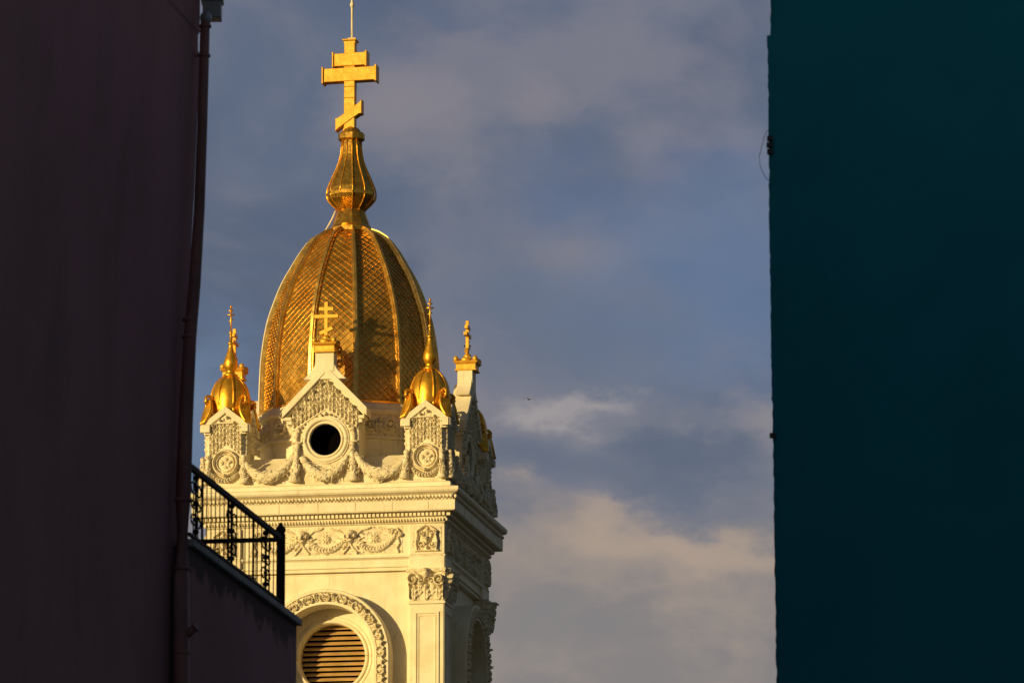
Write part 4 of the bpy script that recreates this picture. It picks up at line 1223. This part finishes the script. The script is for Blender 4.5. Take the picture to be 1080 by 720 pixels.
# ================================================================== RIGHT HOUSE (teal)
RY = 60.0
RHOUSE = empty('teal_house', (2.5, RY, 0.0))
tag(RHOUSE, 'tall dark teal plastered house wall filling the right edge of the view', 'house')
edge = [(813.5, -30), (812.8, 0), (812.5, 36.5), (809.3, 37.5), (809.8, 70), (810.6, 110), (810.2, 140), (811.2, 180), (811.0, 230), (812.2, 290), (813.0, 360), (814.2, 415), (813.6, 420),
        (814.8, 425), (814.6, 456), (815.4, 470), (816.2, 520), (816.8, 580), (818.0, 640), (818.4, 690), (819.2, 725)]
fine = []
for (a, b) in zip(edge[:-1], edge[1:]):
    n = max(1, int((b[1] - a[1]) / 5))
    for i in range(n):
        t = i / n
        fine.append((a[0] + (b[0] - a[0]) * t + random.gauss(0, 0.28), a[1] + (b[1] - a[1]) * t))
fine.append(edge[-1])
ec = [at(px, py, RY) for px, py in fine]
ec.append(Vector((ec[-1].x + 0.02, RY, 0)))
ND = Vector((11.0, -6.5, 0)); FD = Vector((4.5, 11.0, 0))
tm = MB()
rings = []
for p in ec:
    t_e = at(811.6, 0, RY); b_e = at(818.0, 720, RY)
    f_ = (p.z - b_e.z) / (t_e.z - b_e.z)
    xe = b_e.x + (t_e.x - b_e.x) * max(f_, 0.0) + 0.035
    q = Vector((xe, RY - 0.012, p.z))
    rings.append([Vector((p.x, RY + 0.02, p.z)), q, q + ND, q + ND + FD, Vector((xe, RY, p.z)) + FD])
vs = [q for r_ in rings for q in r_]
tm.add(vs, [(i * 5 + k, i * 5 + (k + 1) % 5, (i + 1) * 5 + (k + 1) % 5, (i + 1) * 5 + k) for i in range(len(rings) - 1) for k in range(5)])
top = rings[0]
tm.add(top, [(0, 1, 2, 3, 4)])
off = RHOUSE.location
tm.v = [(x - off.x, y - off.y, z_ - off.z) for x, y, z_ in tm.v]
tm.build('wall', TEAL, RHOUSE)
pm2 = MB()
tz2 = top[0].z
out = [p + (p - (top[0] + top[3]) / 2).normalized() * 0.12 for p in (top[0], top[2], top[3], top[4])]
pm2.add([Vector((p.x - off.x, p.y - off.y, z_)) for z_ in (tz2 + 0.9, tz2 + 1.05) for p in out], [(0, 1, 2, 3), (4, 7, 6, 5), (0, 4, 5, 1), (1, 5, 6, 2), (2, 6, 7, 3), (3, 7, 4, 0)])
inn_ = [top[0], top[2], top[3], top[4]]
pm2.add([Vector((p.x - off.x, p.y - off.y, z_)) for z_ in (tz2 + 0.003, tz2 + 0.899) for p in inn_], [(0, 1, 2, 3), (4, 7, 6, 5), (0, 4, 5, 1), (1, 5, 6, 2), (2, 6, 7, 3), (3, 7, 4, 0)])
pm2.build('roof_parapet', TEAL, RHOUSE)
br = MB()
for px, py in ((811.5, 146), (811.0, 153), (811.5, 160), (814.3, 459)):
    q = at(px, py, RY); br.box(q.x - off.x - 0.022, q.x - off.x + 0.03, q.y - off.y - 0.03, q.y - off.y + 0.03, q.z - 0.022, q.z + 0.02)
br.build('cable_clips', WIRE, RHOUSE)
wr = MB()
wpts = [(811, 137), (808.5, 139), (806, 145), (803, 156), (800.8, 165), (801.5, 174), (804.5, 182), (808, 188), (811.5, 191)]
P_ = [at(px, py, RY) for px, py in wpts]
wr.tube(P_, 0.003, 6)
o0 = P_[0].copy()
wr.v = [(x - o0.x, y - o0.y, z_ - o0.z) for x, y, z_ in wr.v]
wo = wr.build('hanging_cable', WIRE); wo.location = o0
tag(wo, 'thin dark cable looping out from the edge of the teal wall', 'cable')

# ================================================================== BIRD
bc = at(557.5, 421, 620.0)
bd = MB()
secs = [(-0.30, 0.02, 0.0), (-0.22, 0.05, 0.0), (-0.08, 0.085, 0.0), (0.06, 0.085, 0.005), (0.15, 0.05, 0.02), (0.21, 0.05, 0.03), (0.26, 0.035, 0.03), (0.31, 0.008, 0.02)]
vs = [(x, r_ * math.cos(2 * PI * k / 10), zo + r_ * 0.9 * math.sin(2 * PI * k / 10)) for x, r_, zo in secs for k in range(10)]
bd.add(vs, [(i * 10 + k, i * 10 + (k + 1) % 10, (i + 1) * 10 + (k + 1) % 10, (i + 1) * 10 + k) for i in range(len(secs) - 1) for k in range(10)] + [tuple(range(10))[::-1], tuple(range(70, 80))], True)
bd.add([(-0.28, 0, 0.01), (-0.47, -0.09, 0.01), (-0.49, 0, 0.015), (-0.47, 0.09, 0.01), (-0.30, 0, -0.012)], [(0, 1, 2), (0, 2, 3), (4, 2, 1), (4, 3, 2)])
for q in (-1, 1):
    sp = [(0.05, 0.10, -0.10), (0.09, 0.30, -0.09), (0.06, 0.46, -0.07), (-0.06, 0.70, -0.10)]
    up = [(0.12, 0.03), (0.10, 0.16), (0.06, 0.14), (-0.04, 0.04)]
    pts = [((0.13, 0.06, 0.02), (-0.12, 0.06, 0.02)), ((0.17, 0.26, 0.15), (-0.08, 0.26, 0.14)), ((0.10, 0.48, 0.12), (-0.10, 0.46, 0.11)), ((-0.10, 0.74, 0.0), (-0.16, 0.72, 0.0))]
    vs = []
    for a, b in pts: vs += [(a[0], q * a[1], a[2] + 0.008), (b[0], q * b[1], b[2] + 0.004), (b[0], q * b[1], b[2] - 0.004), (a[0], q * a[1], a[2] - 0.012)]
    bd.add(vs, [(i * 4 + k, i * 4 + (k + 1) % 4, i * 4 + 4 + (k + 1) % 4, i * 4 + 4 + k) for i in range(3) for k in range(4)] + [(0, 3, 2, 1), (12, 13, 14, 15)])
bo = bd.build('flying_bird', FEATHER)
bo.location = bc; bo.rotation_euler = (R(12), R(-4), R(72))
tag(bo, 'tiny brown and white bird gliding in the sky to the right of the tower', 'bird')
